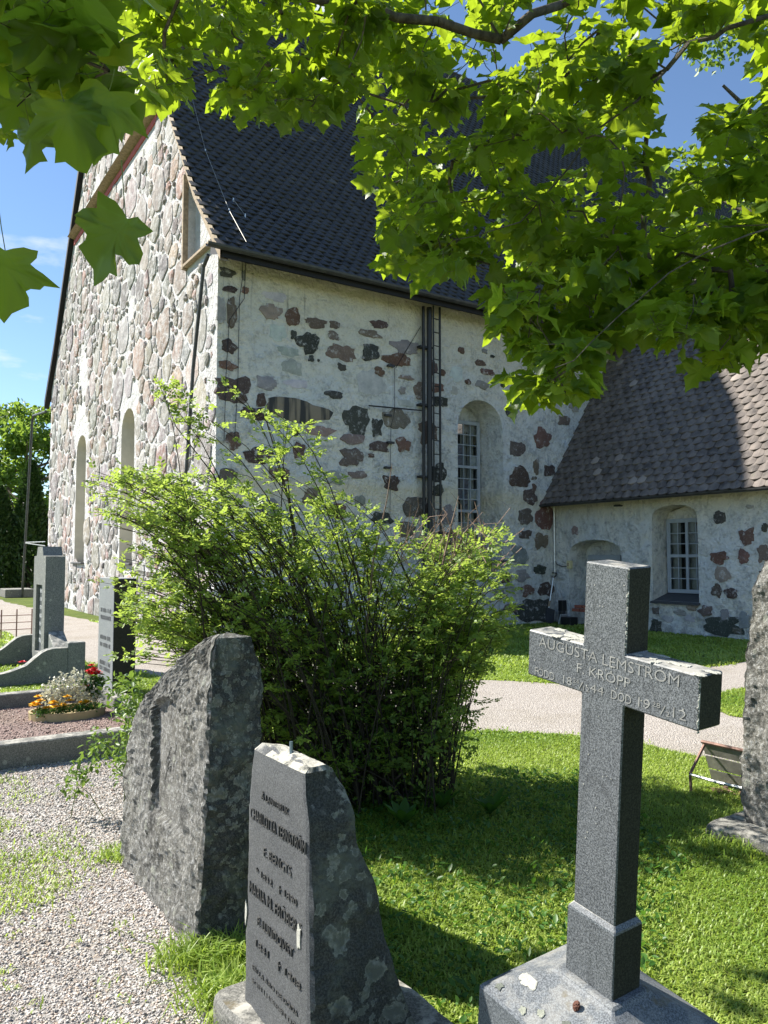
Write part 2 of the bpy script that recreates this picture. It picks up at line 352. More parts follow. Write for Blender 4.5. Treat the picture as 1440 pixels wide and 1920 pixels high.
M = dict(
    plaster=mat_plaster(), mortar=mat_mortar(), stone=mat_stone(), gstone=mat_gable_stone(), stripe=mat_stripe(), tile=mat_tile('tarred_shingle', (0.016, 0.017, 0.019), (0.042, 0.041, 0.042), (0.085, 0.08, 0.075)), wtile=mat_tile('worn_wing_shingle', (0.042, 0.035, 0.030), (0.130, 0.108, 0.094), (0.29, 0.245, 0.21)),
    beige=simple('beige_render', (0.50, 0.47, 0.40), 0.9, var=0.12, scale=2.5, bump=0.3),
    black=simple('black_iron', (0.012, 0.012, 0.013), 0.45, 0.0, 0.5, .3, 20), wood=simple('weathered_wood', (0.30, 0.23, 0.155), 0.85, var=.35, scale=14),
    tar=simple('tarred_board', (0.010, 0.010, 0.012), 0.7, var=.3), red=simple('red_paint', (0.42, 0.09, 0.08), 0.75, var=.2),
    frame=simple('grey_window_paint', (0.34, 0.37, 0.40), 0.55, var=.1), sill=simple('dark_slate_sill', (0.06, 0.062, 0.066), 0.6, var=.2), glass=mat_glass(),
    room=simple('dim_room', (0.05, 0.045, 0.04), 0.9), curtain=simple('pale_curtain', (0.45, 0.45, 0.42), 0.9, var=.15),
    granite=mat_granite('grey_granite', (0.036, 0.041, 0.045), (0.185, 0.196, 0.205), 260, 0.33, 0.0, 0.5, True),
    algae_shade=mat_granite('algae_and_shade_granite', (0.012, 0.013, 0.009), (0.044, 0.043, 0.031), 200, 0.7, 0.0, 0.25),  # algae tint, with the shade of the side faces darkened into it
    plinthm=mat_granite('plinth_granite', (0.06, 0.066, 0.074), (0.19, 0.205, 0.22), 230, 0.45, 0.0, 0.4, False, 0.35),
    granite2=mat_granite('dull_granite', (0.045, 0.047, 0.049), (0.115, 0.118, 0.12), 220, 0.62, 0.0, 0.35),
    granite3=mat_granite('green_grey_granite', (0.11, 0.115, 0.105), (0.25, 0.25, 0.235), 90, 0.7, 0.5, 0.3),
    pale=mat_granite('pale_grey_marble', (0.18, 0.19, 0.20), (0.25, 0.26, 0.265), 60, 0.5, 0.1, 0.4),
    kerb=mat_granite('kerb_granite', (0.10, 0.097, 0.088), (0.23, 0.222, 0.20), 120, 0.8, 0.4, 0.3),
    letter=simple('chisel_cut', (0.24, 0.24, 0.225), 0.75, var=.3, scale=60), letter2=simple('worn_chisel_cut', (0.050, 0.050, 0.048), 0.8, var=.4, scale=60),
    faint=simple('faint_lettering', (0.16, 0.165, 0.165), 0.7, var=.2),
    rock=mat_rock(), lichened=mat_lichened(), lichen=simple('pale_lichen', (0.43, 0.425, 0.37), 0.95, var=.15, scale=60, bump=.6),
    lichenm=simple('green_grey_lichen', (0.27, 0.28, 0.23), 0.95, var=.3, scale=50, bump=.8),
    lichen2=simple('grey_lichen', (0.135, 0.148, 0.125), 0.95, var=.35, scale=50, bump=.8),
    ground=mat_ground(), path=mat_gravel('path_gravel', (0.40, 0.36, 0.32), (0.58, 0.53, 0.475), (0.30, 0.25, 0.21), 70),
    gravel=mat_gravel('grey_gravel', (0.38, 0.36, 0.35), (0.58, 0.55, 0.52), (0.36, 0.27, 0.20), 62),
    redgravel=mat_gravel('reddish_gravel', (0.24, 0.17, 0.15), (0.36, 0.27, 0.24), (0.16, 0.12, 0.11), 70),
    maple=mat_leaf('maple_leaf', (0.036, 0.080, 0.010), (0.085, 0.150, 0.018), (0.44, 0.60, 0.028), 0.50, True),
    shrubleaf=mat_leaf('rose_leaf', (0.085, 0.170, 0.030), (0.240, 0.335, 0.085), (0.48, 0.63, 0.10), 0.50),
    grass=mat_leaf('grass_blade', (0.17, 0.285, 0.038), (0.400, 0.480, 0.105), (0.46, 0.62, 0.075), 0.42),
    suckerleaf=mat_leaf('sucker_leaf', (0.06, 0.13, 0.025), (0.16, 0.25, 0.05), (0.28, 0.42, 0.06), 0.35),
    weed=mat_leaf('weed_leaf', (0.035, 0.10, 0.015), (0.075, 0.17, 0.03), (0.15, 0.33, 0.03), 0.35),
    treeleaf=mat_leaf('tree_leaf', (0.07, 0.145, 0.022), (0.17, 0.26, 0.045), (0.34, 0.50, 0.06), 0.42),
    thuja=mat_leaf('thuja_leaf', (0.028, 0.065, 0.016), (0.065, 0.115, 0.027), (0.06, 0.13, 0.02), 0.2),
    bark=mat_bark('maple_bark', (0.055, 0.045, 0.035), (0.16, 0.135, 0.10)), cane=mat_bark('rose_cane', (0.03, 0.026, 0.018), (0.075, 0.06, 0.042)),
    twig=mat_bark('dry_twig', (0.20, 0.13, 0.10), (0.33, 0.24, 0.19)), petiole=simple('leaf_stalk', (0.12, 0.16, 0.03), 0.6),
    rust=simple('rusty_iron', (0.23, 0.135, 0.105), 0.7, .2, .4, .35, 30), zinc=simple('worn_grey_metal', (0.26, 0.25, 0.22), 0.5, .3, .4, .3, 12),
    silver=simple('bare_metal', (0.62, 0.64, 0.66), 0.35, .6, .5, .15, 10),
    yellow=simple('yellow_petal', (0.85, 0.46, 0.01), 0.6, var=.2), redp=simple('red_petal', (0.62, 0.012, 0.02), 0.6, var=.25),
    silverleaf=mat_leaf('silvery_leaf', (0.42, 0.43, 0.33), (0.72, 0.68, 0.60), (0.5, 0.5, 0.35), 0.3),
    tan=simple('tan_plastic', (0.42, 0.33, 0.17), 0.6, var=.15), cream=simple('cream_plastic', (0.62, 0.55, 0.30), 0.5, var=.05),
    brick=simple('red_brick', (0.33, 0.11, 0.07), 0.9, var=.3), hut=simple('green_boards', (0.05, 0.09, 0.09), 0.8), hutroof=simple('grey_felt', (0.45, 0.46, 0.45), 0.8),
    cone=simple('brown_cone', (0.10, 0.04, 0.025), 0.8), white=simple('white_cloud_grey', (0.7, 0.7, 0.7), 0.9), bolt=simple('blue_grey_steel', (0.16, 0.22, 0.26), 0.4, .7),
    soil=simple('bare_soil', (0.16, 0.10, 0.065), 0.95, var=.4, scale=25, bump=.8),
)

# ================================================================== GROUND, PATHS
def sheet(name, pts, z, mat, label=None, kind='structure'):
    mb = MB(); mb.poly([(x, y, z) for x, y in pts]); o = mb.build(name, mat); tag(o, label, kind=kind); return o
gv = []; N_ = 60
mesh_obj('ground', np.array([(-450, -450, 0), (450, -450, 0), (450, 450, 0), (-450, 450, 0)], float), [(0, 1, 2, 3)], M['ground'])
tag(bpy.data.objects['ground'], 'green lawn of the churchyard', kind='structure')
PATH = [(-24, 43), (-14.79, 30.15), (-9.65, 22.85), (-7.38, 19.96), (-5.46, 17.08), (-3.05, 14.05), (-0.97, 11.93), (0.51, 10.85), (1.2, 10.38), (1.84, 10.16), (2.58, 10.03), (3.59, 10.38), (4.36, 11.1), (6.14, 12.56), (10, 15.5), (12, 12), (7, 8.5),
        (2.9, 5.99), (2.79, 6.2), (2.29, 6.87), (1.78, 7.24), (1.13, 7.35), (0.4, 7.07), (-0.1, 7.35), (-1.25, 8.38), (-2.44, 9.74), (-3.47, 11.0), (-4.65, 12.24), (-7.12, 15.42), (-8.68, 17.72), (-16, 26), (-28, 38)]
ISLAND = [(3.75, 9.2), (4.75, 9.95), (4.6, 8.4), (3.75, 7.7), (3.5, 8.0), (3.55, 8.7)]
GRAV = [(-0.42, 1.6), (-0.50, 2.45), (-0.59, 2.78), (-0.62, 3.01), (-0.70, 3.22), (-0.72, 3.42), (-1.25, 4.35), (-1.35, 4.9), (-1.6, 5.6), (-1.8, 6.6), (-3.2, 5.9), (-7, 5.0), (-7, -3), (-0.2, -3)]
def wobble(poly, amp, step=0.25):
    out = []
    for i in range(len(poly)):
        a, b = np.array(poly[i]), np.array(poly[(i + 1) % len(poly)]); n = max(1, int(np.linalg.norm(b - a) / step)); n = min(n, 40)
        for k in range(n):
            p = a + (b - a) * k / n; p = p + amp * np.array([nz((p[0], p[1], 0), 1.7), nz((p[0], p[1], 5), 1.7)]); out.append((p[0], p[1]))
    return out
PATHW, GRAVW = wobble(PATH, 0.18), wobble(GRAV, 0.07)
sheet('gravel_path', PATHW, 0.004, M['path'], 'pale gravel path curving past the church')
sheet('gravel_ground', GRAVW, 0.004, M['gravel'], 'grey gravel ground in front of the graves')
sheet('lawn_island', wobble(ISLAND, .1), 0.008, M['ground'], 'patch of lawn between two arms of the path')

# ================================================================== CHURCH
church = empty('church', CH(0, 0, 0), 'old fieldstone church with steep dark tiled roof and whitewashed walls', 'church')
W_, ZTOP = 16.2, 7.38
KR = 1.49
def roof_z(t):
    tt = t if t <= W_ / 2 else W_ - t
    if tt < 1.0: return 7.36 + (tt + 0.50) * (9.13 - 7.36) / 1.50
    return 9.13 + (tt - 1.0) * KR
NAVE_L = 34.0
def arch(kind, a0, a1, z0, zs, zt, n=12):
    """outline of an arched opening (a, z), anticlockwise from lower left"""
    c, h = (a0 + a1) / 2, (a1 - a0) / 2; pts = [(a0, z0), (a1, z0)]
    for k in range(n + 1):
        an = math.pi * k / n
        pts.append((c + h * math.cos(an), zs + (zt - zs) * (math.sin(an) ** (0.8 if kind == 'round' else 0.65))))
    return pts
def recess(name, outline, P, inset, depth, mat, parent, taper=0.0, z0=None):
    """reveal of an opening: outline on the wall, pushed back by depth and tapered about its centre"""
    a = np.array(outline); c = a.mean(0); mb = MB(); n = len(a)
    inner = a.copy(); inner[:, 0] = c[0] + (a[:, 0] - c[0]) * (1 - taper); inner[:, 1] = a[:, 1] - np.maximum(0, a[:, 1] - c[1]) * taper * 0.25
    f0 = [P(x, 0.0, z) for x, z in a]; f1 = [P(x, depth, z) for x, z in inner]
    mb.add(f0 + f1, [(i, (i + 1) % n, n + (i + 1) % n, n + i) for i in range(n)])
    return mb.build(name, mat, parent), inner
def Pn(s, d, z): return CH(s, d, z)             # nave wall, d = depth into the wall
def Pg(t, d, z): return CH(d, t, z)             # gable
SW = 8.90
def Pw(w, d, z): return CH(SW + d, -w, z)       # wing wall, w runs towards the viewer

# --- nave south wall
nav_out = arch('round', 5.83, 7.22, 1.5, 4.55, 5.32)
mb = MB(); mb.poly([Pn(0, 0, -0.2), Pn(NAVE_L, 0, -0.2), Pn(NAVE_L, 0, ZTOP), Pn(0, 0, ZTOP)], [[Pn(x, 0, z) for x, z in nav_out]])
mb.add([Pn(0, .01, ZTOP), Pn(NAVE_L, .01, ZTOP), Pn(NAVE_L, .5, 8.2), Pn(0, .5, 8.2)], [(0, 1, 2, 3)])
nave_wall = mb.build('nave_wall', M['plaster'], church); nave_wall['label'] = 'whitewashed side wall with dark stones showing through'
rv, inner = recess('window_niche', nav_out, Pn, 0, 0.72, M['plaster'], church, 0.22)
# --- west gable wall with two blind niches and a corner recess
nich = [arch('round', 5.42, 6.62, 1.46, 4.75, 5.40), arch('round', 10.55, 11.85, 1.46, 4.75, 5.40)]
tri_rec = [(0.22, 7.72), (1.72, 7.72), (1.72, 9.55)]
gout = [(0, -0.2), (W_, -0.2), (W_, 7.5)] + [(W_ - .02 - i * (W_ - .04) / 24, roof_z(W_ - .02 - i * (W_ - .04) / 24) - 0.12) for i in range(25)] + [(0, 7.5)]
mb = MB(); mb.poly([Pg(t, 0, z) for t, z in gout], [[Pg(x, 0, z) for x, z in h] for h in nich + [tri_rec]])
gable_wall = mb.build('gable_wall', M['mortar'], church); gable_wall['label'] = 'sunlit gable of rounded fieldstones in white mortar'
for h in nich:
    o, inn = recess('blind_niche', h, Pg, 0, 0.42, M['beige'], church, 0.08)
    mb = MB(); mb.poly([Pg(x, 0.42, z) for x, z in inn]); mb.build('niche_back', M['beige'], o)
    mb = MB(); a0, a1 = h[0][0], h[1][0]; mb.box(Pg((a0 + a1) / 2, 0.10, 1.46), V, U, ZZ, (a1 - a0) / 2 + .06, .2, .025); mb.build('niche_sill', M['sill'], o, bevel=.008)
o, inn = recess('corner_recess', tri_rec, Pg, 0, 0.15, M['mortar'], church, 0.0)
mb = MB(); mb.poly([Pg(x, 0.15, z) for x, z in tri_rec]); mb.build('recess_back', M['mortar'], o)
mb = MB(); mb.box(Pg(1.77, -.05, 8.66), V, U, ZZ, .045, .06, 1.02); mb.build('recess_board', M['wood'], o, bevel=.008)
mb = MB(); mb.box(Pg(0.92, -.05, 7.70), V, U, ZZ, .80, .06, .035); mb.build('recess_ledge', M['wood'], o, bevel=.008)
mb = MB(); mb.add([Pg(4.0, -.02, 12.5), Pg(12.9, -.02, 12.5), Pg(12.9, -.24, 12.22), Pg(4.0, -.24, 12.22), Pg(4.0, 0, 12.18), Pg(12.9, 0, 12.18)], [(0, 1, 2, 3), (3, 2, 5, 4), (0, 3, 4), (1, 5, 2)])
mb.build('string_course', M['wood'], church)
mb = MB(); mb.box(Pg(8.45, -.012, 12.05), V, U, ZZ, 4.45, .02, .075); mb.build('red_band', M['red'], church)
# --- far walls and wing walls
mb = MB(); mb.add([CH(0, W_, -.2), CH(NAVE_L, W_, -.2), CH(NAVE_L, W_, ZTOP), CH(0, W_, ZTOP)], [(0, 1, 2, 3)])
mb.add([CH(NAVE_L, 0, -.2), CH(NAVE_L, W_, -.2), CH(NAVE_L, W_, ZTOP), CH(NAVE_L, W_ / 2, 19.4), CH(NAVE_L, 0, ZTOP)], [(0, 1, 2, 3, 4)]); mb.build('far_wall', M['plaster'], church)
WL, WW, WZ = 7.6, 8.4, 3.02
wwin_out = arch('flat', 2.91, 4.04, 0.69, 2.42, 2.74); door_out = arch('flat', 0.48, 2.08, -0.1, 1.62, 2.04)
mb = MB(); mb.poly([Pw(0, 0, -.2), Pw(WL, 0, -.2), Pw(WL, 0, WZ), Pw(0, 0, WZ)], [[Pw(x, 0, z) for x, z in o_] for o_ in (wwin_out,)] + [[Pw(x, 0, max(z, -.1)) for x, z in door_out]])
wing_wall = mb.build('wing_wall', M['plaster'], church); wing_wall['label'] = 'low whitewashed wall of the side wing'
ZR = WZ - .1 + (WW / 2 + .4) * 1.55
mb = MB(); mb.add([Pw(WL, 0, -.2), Pw(WL, WW, -.2), Pw(WL, WW, WZ), Pw(WL, WW / 2, ZR - .15), Pw(WL, 0, WZ)], [(0, 1, 2, 3, 4)]); mb.add([Pw(0, WW, -.2), Pw(WL, WW, -.2), Pw(WL, WW, WZ), Pw(0, WW, WZ)], [(0, 1, 2, 3)]); mb.build('wing_end_wall', M['plaster'], church)

# --- windows (frame mesh, panes, curtains, sill)
def window(P, a0, a1, z0, z1, d, sashes, cols, rows, label, curtains=False):
    mb = MB(); ax = (P(1, 0, 0) - P(0, 0, 0)); dp = (P(0, 1, 0) - P(0, 0, 0)); ft = .05
    def bar(x0, x1, y0, y1, th=.03): mb.box(P((x0 + x1) / 2, d, (y0 + y1) / 2), ax, dp, ZZ, (x1 - x0) / 2, th, (y1 - y0) / 2)
    bar(a0, a0 + ft, z0, z1); bar(a1 - ft, a1, z0, z1); bar(a0 + ft, a1 - ft, z0, z0 + ft); bar(a0 + ft, a1 - ft, z1 - ft, z1)
    panes = []
    cw = (a1 - a0 - 2 * ft) / cols[0]; sh = (z1 - z0 - 2 * ft) / sashes
    for ci in range(cols[0]):
        x0 = a0 + ft + ci * cw; x1 = x0 + cw
        for si in range(sashes):
            y0 = z0 + ft + si * sh; y1 = y0 + sh; b = .032
            mb_ = [(x0, x0 + b, y0, y1), (x1 - b, x1, y0, y1), (x0 + b, x1 - b, y0, y0 + b), (x0 + b, x1 - b, y1 - b, y1)]
            for q in mb_: bar(*q, th=.024)
            pw, ph = (x1 - x0 - 2 * b) / cols[1], (y1 - y0 - 2 * b) / rows
            for i in range(cols[1]):
                for j in range(rows):
                    panes.append((x0 + b + i * pw, x0 + b + (i + 1) * pw, y0 + b + j * ph, y0 + b + (j + 1) * ph))
                    if i: bar(x0 + b + i * pw - .009, x0 + b + i * pw + .009, y0 + b + j * ph, y0 + b + (j + 1) * ph, th=.016)
                if i == 0:
                    pass
            for j in range(1, rows): bar(x0 + b, x1 - b, y0 + b + j * ph - .009, y0 + b + j * ph + .009, th=.017)
    fr = mb.build('window', M['frame'], church); fr['label'] = label
    for (x0, x1, y0, y1) in panes:
        m2 = MB(); tl = random.uniform(-.004, .004)
        m2.add([P(x0, d + .004 + tl, y0), P(x1, d + .004 - tl, y0), P(x1, d + .004 - tl, y1), P(x0, d + .004 + tl, y1)], [(0, 1, 2, 3)]); m2.build('pane', M['pane'], fr)
    if curtains:
        m2 = MB()
        for q in (a0 + .05, (a0 + a1) / 2 - .02, a1 - .3):
            pts = [(q + i * .03, d + .10 + .02 * math.sin(i * 2.1)) for i in range(8)]
            m2.add([P(x, y, z0) for x, y in pts] + [P(x, y, z1) for x, y in pts], [(i, i + 1, i + 9, i + 8) for i in range(7)])
        m2.build('curtain', M['curtain'], fr)
    m2 = MB(); m2.add([P(a0 - .3, d + .9, z0 - .3), P(a1 + .3, d + .9, z0 - .3), P(a1 + .3, d + .9, z1 + .4), P(a0 - .3, d + .9, z1 + .4)], [(0, 1, 2, 3)]); m2.build('room_back', M['room'], fr)
    return fr
tg = NT('old_window_pane'); tr_ = tg.node('ShaderNodeBsdfTransparent', Color=(0.72, 0.75, 0.74)); gl_ = tg.node('ShaderNodeBsdfGlossy', Roughness=0.05, Color=(0.55, 0.6, 0.62)); mx_ = tg.node('ShaderNodeMixShader'); fr_ = tg.node('ShaderNodeFresnel', IOR=1.6)
tg.l.new(fr_.outputs[0], mx_.inputs[0]); tg.l.new(tr_.outputs[0], mx_.inputs[1]); tg.l.new(gl_.outputs[0], mx_.inputs[2]); tg.l.new(mx_.outputs[0], tg.out.inputs['Surface']); M['pane'] = tg.m
nw = window(Pn, 6.0, 7.0, 1.62, 4.92, 0.62, 3, (1, 4), 4, 'tall narrow grey window deep in an arched niche', True)
mb = MB(); mb.poly([Pn(x, 0.71, z) for x, z in inner if z > 4.5] + [Pn(5.9, .71, 4.9), Pn(7.1, .71, 4.9)][::-1]); mb.build('niche_back', M['plaster'], rv)
mb = MB(); mb.box(Pn(6.525, .30, 1.53), U, V, ZZ, .74, .42, .03); mb.build('window_sill', M['sill'], rv, bevel=.008)
rw, winner = recess('window_niche', wwin_out, Pw, 0, 0.55, M['plaster'], church, 0.05)
window(Pw, 2.97, 3.97, 0.85, 2.46, 0.46, 2, (2, 2), 3, 'grey double casement window in the low wing', True)
mb = MB(); mb.poly([Pw(2.92, .50, 2.44), Pw(4.03, .50, 2.44), Pw(3.95, .5, 2.62), Pw(3.475, .50, 2.75), Pw(3.0, .50, 2.62)]); mb.build('niche_back', M['plaster'], rw)
mb = MB(); mb.add([Pw(2.88, -.07, .665), Pw(4.07, -.07, .665), Pw(4.05, .5, .85), Pw(2.90, .5, .85), Pw(2.88, -.07, .63), Pw(4.07, -.07, .63), Pw(4.05, .5, .8), Pw(2.90, .5, .8)], [(0, 1, 2, 3), (4, 7, 6, 5), (0, 4, 5, 1), (1, 5, 6, 2), (0, 3, 7, 4), (2, 6, 7, 3)]); mb.build('window_sill', M['sill'], rw)
rd, dinner = recess('door_niche', door_out, Pw, 0, 0.55, M['plaster'], church, 0.06)
mb = MB(); mb.poly([Pw(x, .55, z) for x, z in dinner]); mb.build('niche_back', M['plaster'], rd)
mb = MB(); mb.box(Pw(1.2, .50, .8), V, U, ZZ, .45, .04, .88); mb.box(Pw(1.2, .47, 1.62), V, U, ZZ, .49, .05, .06); mb.build('door', M['frame'], rd, bevel=.006)

# --- exposed stones on the whitewashed walls
SC = dict(r=(0.14, 0.085, 0.068), d=(0.055, 0.058, 0.052), b=(0.15, 0.122, 0.102), g=(0.25, 0.25, 0.24), p=(0.24, 0.19, 0.165), f=(0.44, 0.445, 0.44), k=(0.085, 0.062, 0.054), B=(0.32, 0.12, 0.08))
Z4 = """62,75,75,40,d;135,88,18,45,g;75,150,65,30,k;143,155,32,35,r;35,245,40,120,g;82,255,42,145,b;280,183,120,40,f;260,250,90,68,p;357,273,72,80,r;462,302,100,45,b;545,310,45,38,b;745,308,80,36,k;705,350,100,35,b;
430,390,98,100,d;540,358,55,40,b;360,355,26,46,d;290,345,85,75,f;338,430,110,40,f;440,462,28,28,d;473,470,12,12,d;578,435,120,80,b;707,433,80,82,d;868,410,115,65,g;830,468,118,65,r;578,502,40,36,d;745,520,45,40,r;868,548,60,22,p;
710,570,150,115,f;355,500,95,70,f;240,570,95,62,g;375,575,100,40,f;70,405,70,65,k;63,492,86,42,r;88,600,150,130,k;215,650,40,70,k;545,625,85,32,d;190,710,130,60,k;645,738,135,115,d;735,770,52,80,d;825,735,110,95,b;480,788,115,48,p;
370,790,30,40,d;628,825,115,50,p;748,858,88,50,k;852,848,60,65,r;385,875,50,75,r;620,905,105,85,b;710,898,30,18,r;650,985,80,35,p;800,1020,75,65,k;850,605,30,35,g;865,662,75,30,f;925,610,45,80,b;990,505,35,65,b;1030,525,25,30,r;
1005,592,62,45,r;1020,655,70,48,d;965,790,90,100,b;1010,975,75,95,d;1010,1055,50,45,d;1095,530,65,60,f;1115,425,25,30,r;1200,482,55,26,r;1230,522,55,28,r;1145,567,25,25,r;1210,580,65,38,g;1255,452,22,12,d;1220,428,25,20,g;
1300,578,20,25,d;1085,605,30,40,f;1345,700,40,60,g;910,1130,110,100,b;660,1100,50,50,g;1050,1170,80,80,g;1060,1270,100,80,k;870,1230,90,70,b;760,1180,90,60,d;540,1000,90,60,g;450,1080,100,70,b;300,980,90,70,r;200,900,110,80,k;90,830,70,80,r;60,1000,90,90,b;240,1130,110,80,g;560,1150,90,70,r"""
Z5 = """35,205,60,30,r;15,275,40,40,g;155,410,50,55,d;310,540,85,90,r;185,590,75,80,b;200,735,100,110,k;280,680,30,75,b;345,700,60,60,k;270,738,25,20,b;270,782,22,35,r;250,830,65,80,k;225,930,75,80,b;325,925,90,130,r;225,1018,60,45,k;
305,1052,65,85,b;195,1120,90,90,g;300,1195,60,50,d;210,1225,70,60,g;128,1235,50,60,r;330,1295,80,75,k;235,1298,65,60,r;150,1290,50,50,g;95,1310,50,40,g;270,1400,165,120,d;365,320,60,50,r;420,285,60,40,g;545,300,40,40,r;470,380,50,50,g;420,450,60,50,b;150,1390,70,50,b;60,1180,40,40,g"""
Z5W = """1198,935,55,75,d;1335,1030,85,85,r;1195,1135,100,60,r;1318,1130,60,70,r;1212,1218,85,80,p;1185,1300,50,75,k;1255,1312,65,55,k;1418,1115,60,85,b;1425,985,30,50,d;1210,1480,230,100,d;1130,1400,70,55,b;1225,1420,50,60,g;1000,1410,60,30,g;
880,1400,36,36,b;475,1000,35,45,p;690,875,45,12,d;880,1478,60,70,d;1322,1450,60,80,g;1350,880,40,20,g;940,1440,60,40,f;1050,1440,50,35,f;1060,1385,60,28,p;1290,1500,60,30,b;560,1420,40,30,B;1420,1230,50,70,b;1440,1330,60,60,r;1460,1420,70,60,d;1520,1180,60,60,r;1540,1000,60,50,k;1500,880,60,40,b;1580,1320,70,60,d"""
def outline_stone(seed, n=13, rough=0.16):
    r_ = random.Random(seed); ph = [r_.uniform(0, 6.28) for _ in range(4)]; am = [r_.uniform(.03, .13) for _ in range(4)]; ex = r_.uniform(.62, .92); out = []
    for k in range(n):
        a = 2 * math.pi * k / n + r_.uniform(-.1, .1); rad = 1 + sum(am[i] * math.sin((i + 2) * a + ph[i]) for i in range(4)) + r_.uniform(-rough, rough) * .5
        c, s = math.cos(a), math.sin(a); out.append((math.copysign(abs(c) ** ex, c) * rad, math.copysign(abs(s) ** ex, s) * rad))
    return out
def stone_mesh(name, outline, P, parent, col, proud, mat, bulge=1.0):
    """P(a, depth, z) places the stone; outline is a list of (a, z)"""
    o_ = np.array(outline); c = o_.mean(0); n = len(o_)
    v0 = [P(a, .02, z) for a, z in o_]; v1 = [P(c[0] + (a - c[0]) * .93, -proud * .75, c[1] + (z - c[1]) * .93) for a, z in o_]
    v2 = [P(c[0] + (a - c[0]) * .55, -proud * (1 + .35 * bulge * random.random()), c[1] + (z - c[1]) * .55) for a, z in o_]
    v3 = [P(c[0], -proud * (1 + .3 * bulge), c[1])]
    f = []
    for i in range(n):
        j = (i + 1) % n; f += [(i, j, n + j, n + i), (n + i, n + j, 2 * n + j, 2 * n + i), (2 * n + i, 2 * n + j, 3 * n)]
    if parent is None: return v0 + v1 + v2 + v3, f
    return mesh_obj(name, np.array(v0 + v1 + v2 + v3), f, mat, parent, smooth=False, cols=np.array([col] * (3 * n + 1)))
def jit(col, r_=random): k = r_.uniform(.8, 1.25); return tuple(min(.9, c * k * r_.uniform(.93, 1.07)) for c in col)
def wall_stones(table, scale, ox, oy, P, P0, nrm, axis, parent, orig):
    for i, row in enumerate(table.replace('\n', '').split(';')):
        if not row.strip(): continue
        cx, cy, w, h, k = row.split(','); cx, cy, w, h = [float(q) for q in (cx, cy, w, h)]
        px, py = ox + cx / scale, oy + cy / scale
        def ab(x, y):
            Q = hit(x, y, P0, nrm); return float(np.dot(Q - orig, axis)), float(Q[2])
        (a, z), (aw, _), (_, zh) = ab(px, py), ab(px + w / scale / 2, py), ab(px, py - h / scale / 2)
        hw, hh = abs(aw - a), abs(zh - z)
        o_ = [(a + x * hw, max(z + y * hh, .0)) for x, y in outline_stone(i * 7 + int(cx), 24, .26)]
        col = jit(SC[k.strip()]); stone_mesh('stone', o_, P, parent, col, 0.012 if k.strip() == 'f' else random.uniform(.018, .04), M['stone'], .4)
wall_stones(Z4, 2.4, 400, 480, Pn, CH(0, 0, 0), V, U, nave_wall, C0)
wall_stones(Z5, 2.6667, 900, 620, Pn, CH(0, 0, 0), V, U, nave_wall, C0)
wall_stones(Z5W, 2.6667, 900, 620, Pw, CH(SW, 0, 0), U, -V, wing_wall, CH(SW, 0, 0))
a0, z0 = 2.45, 4.99
o_ = [(2.42 + x * 1.18, 4.86 + y * .50) for x, y in outline_stone(99, 18)]
def nab(x, y): Q = hit(x, y, CH(0, 0, 0), V); return float(np.dot(Q - C0, U)), float(Q[2])
cA, cB, cT = nab(558, 770), nab(614, 770), nab(558, 747)
o_ = [(cA[0] + x * abs(cB[0] - cA[0]), cA[1] + y * abs(cT[1] - cA[1])) for x, y in outline_stone(99, 20)]
so = stone_mesh('stone', o_, Pn, nave_wall, (0.1, 0.1, 0.1), .03, M['stripe'], .4); so['label'] = 'large dark banded stone'

# --- fieldstones of the sunlit gable: relaxed cells, nearest as single stones
def clip(poly, p, q):
    m, d = (p + q) / 2, q - p; out = []
    for i in range(len(poly)):
        a, b = poly[i], poly[(i + 1) % len(poly)]; da, db = np.dot(a - m, d), np.dot(b - m, d)
        if da <= 0: out.append(a)
        if (da < 0 < db) or (db < 0 < da): out.append(a + (b - a) * (da / (da - db)))
    return out
r2 = random.Random(5)
gr_ = np.random.default_rng(5)
SP, SR = np.zeros((0, 2)), np.zeros(0)
for (rad_, tries) in ((.52, 55), (.40, 200), (.30, 520), (.22, 1900), (.16, 6600), (.11, 8500), (.075, 6000)):
    cand = np.stack([gr_.uniform(-.1, W_ + .1, tries), gr_.uniform(.0, 16.0, tries)], 1)
    keep_p, keep_r = [], []
    for c in cand:
        r_ = rad_ * gr_.uniform(.85, 1.1)
        if len(SP) and ((SP - c) ** 2).sum(1).__lt__(((SR + r_) * .93) ** 2).any(): continue
        SP = np.vstack([SP, c]); SR = np.append(SR, r_)
allst = []
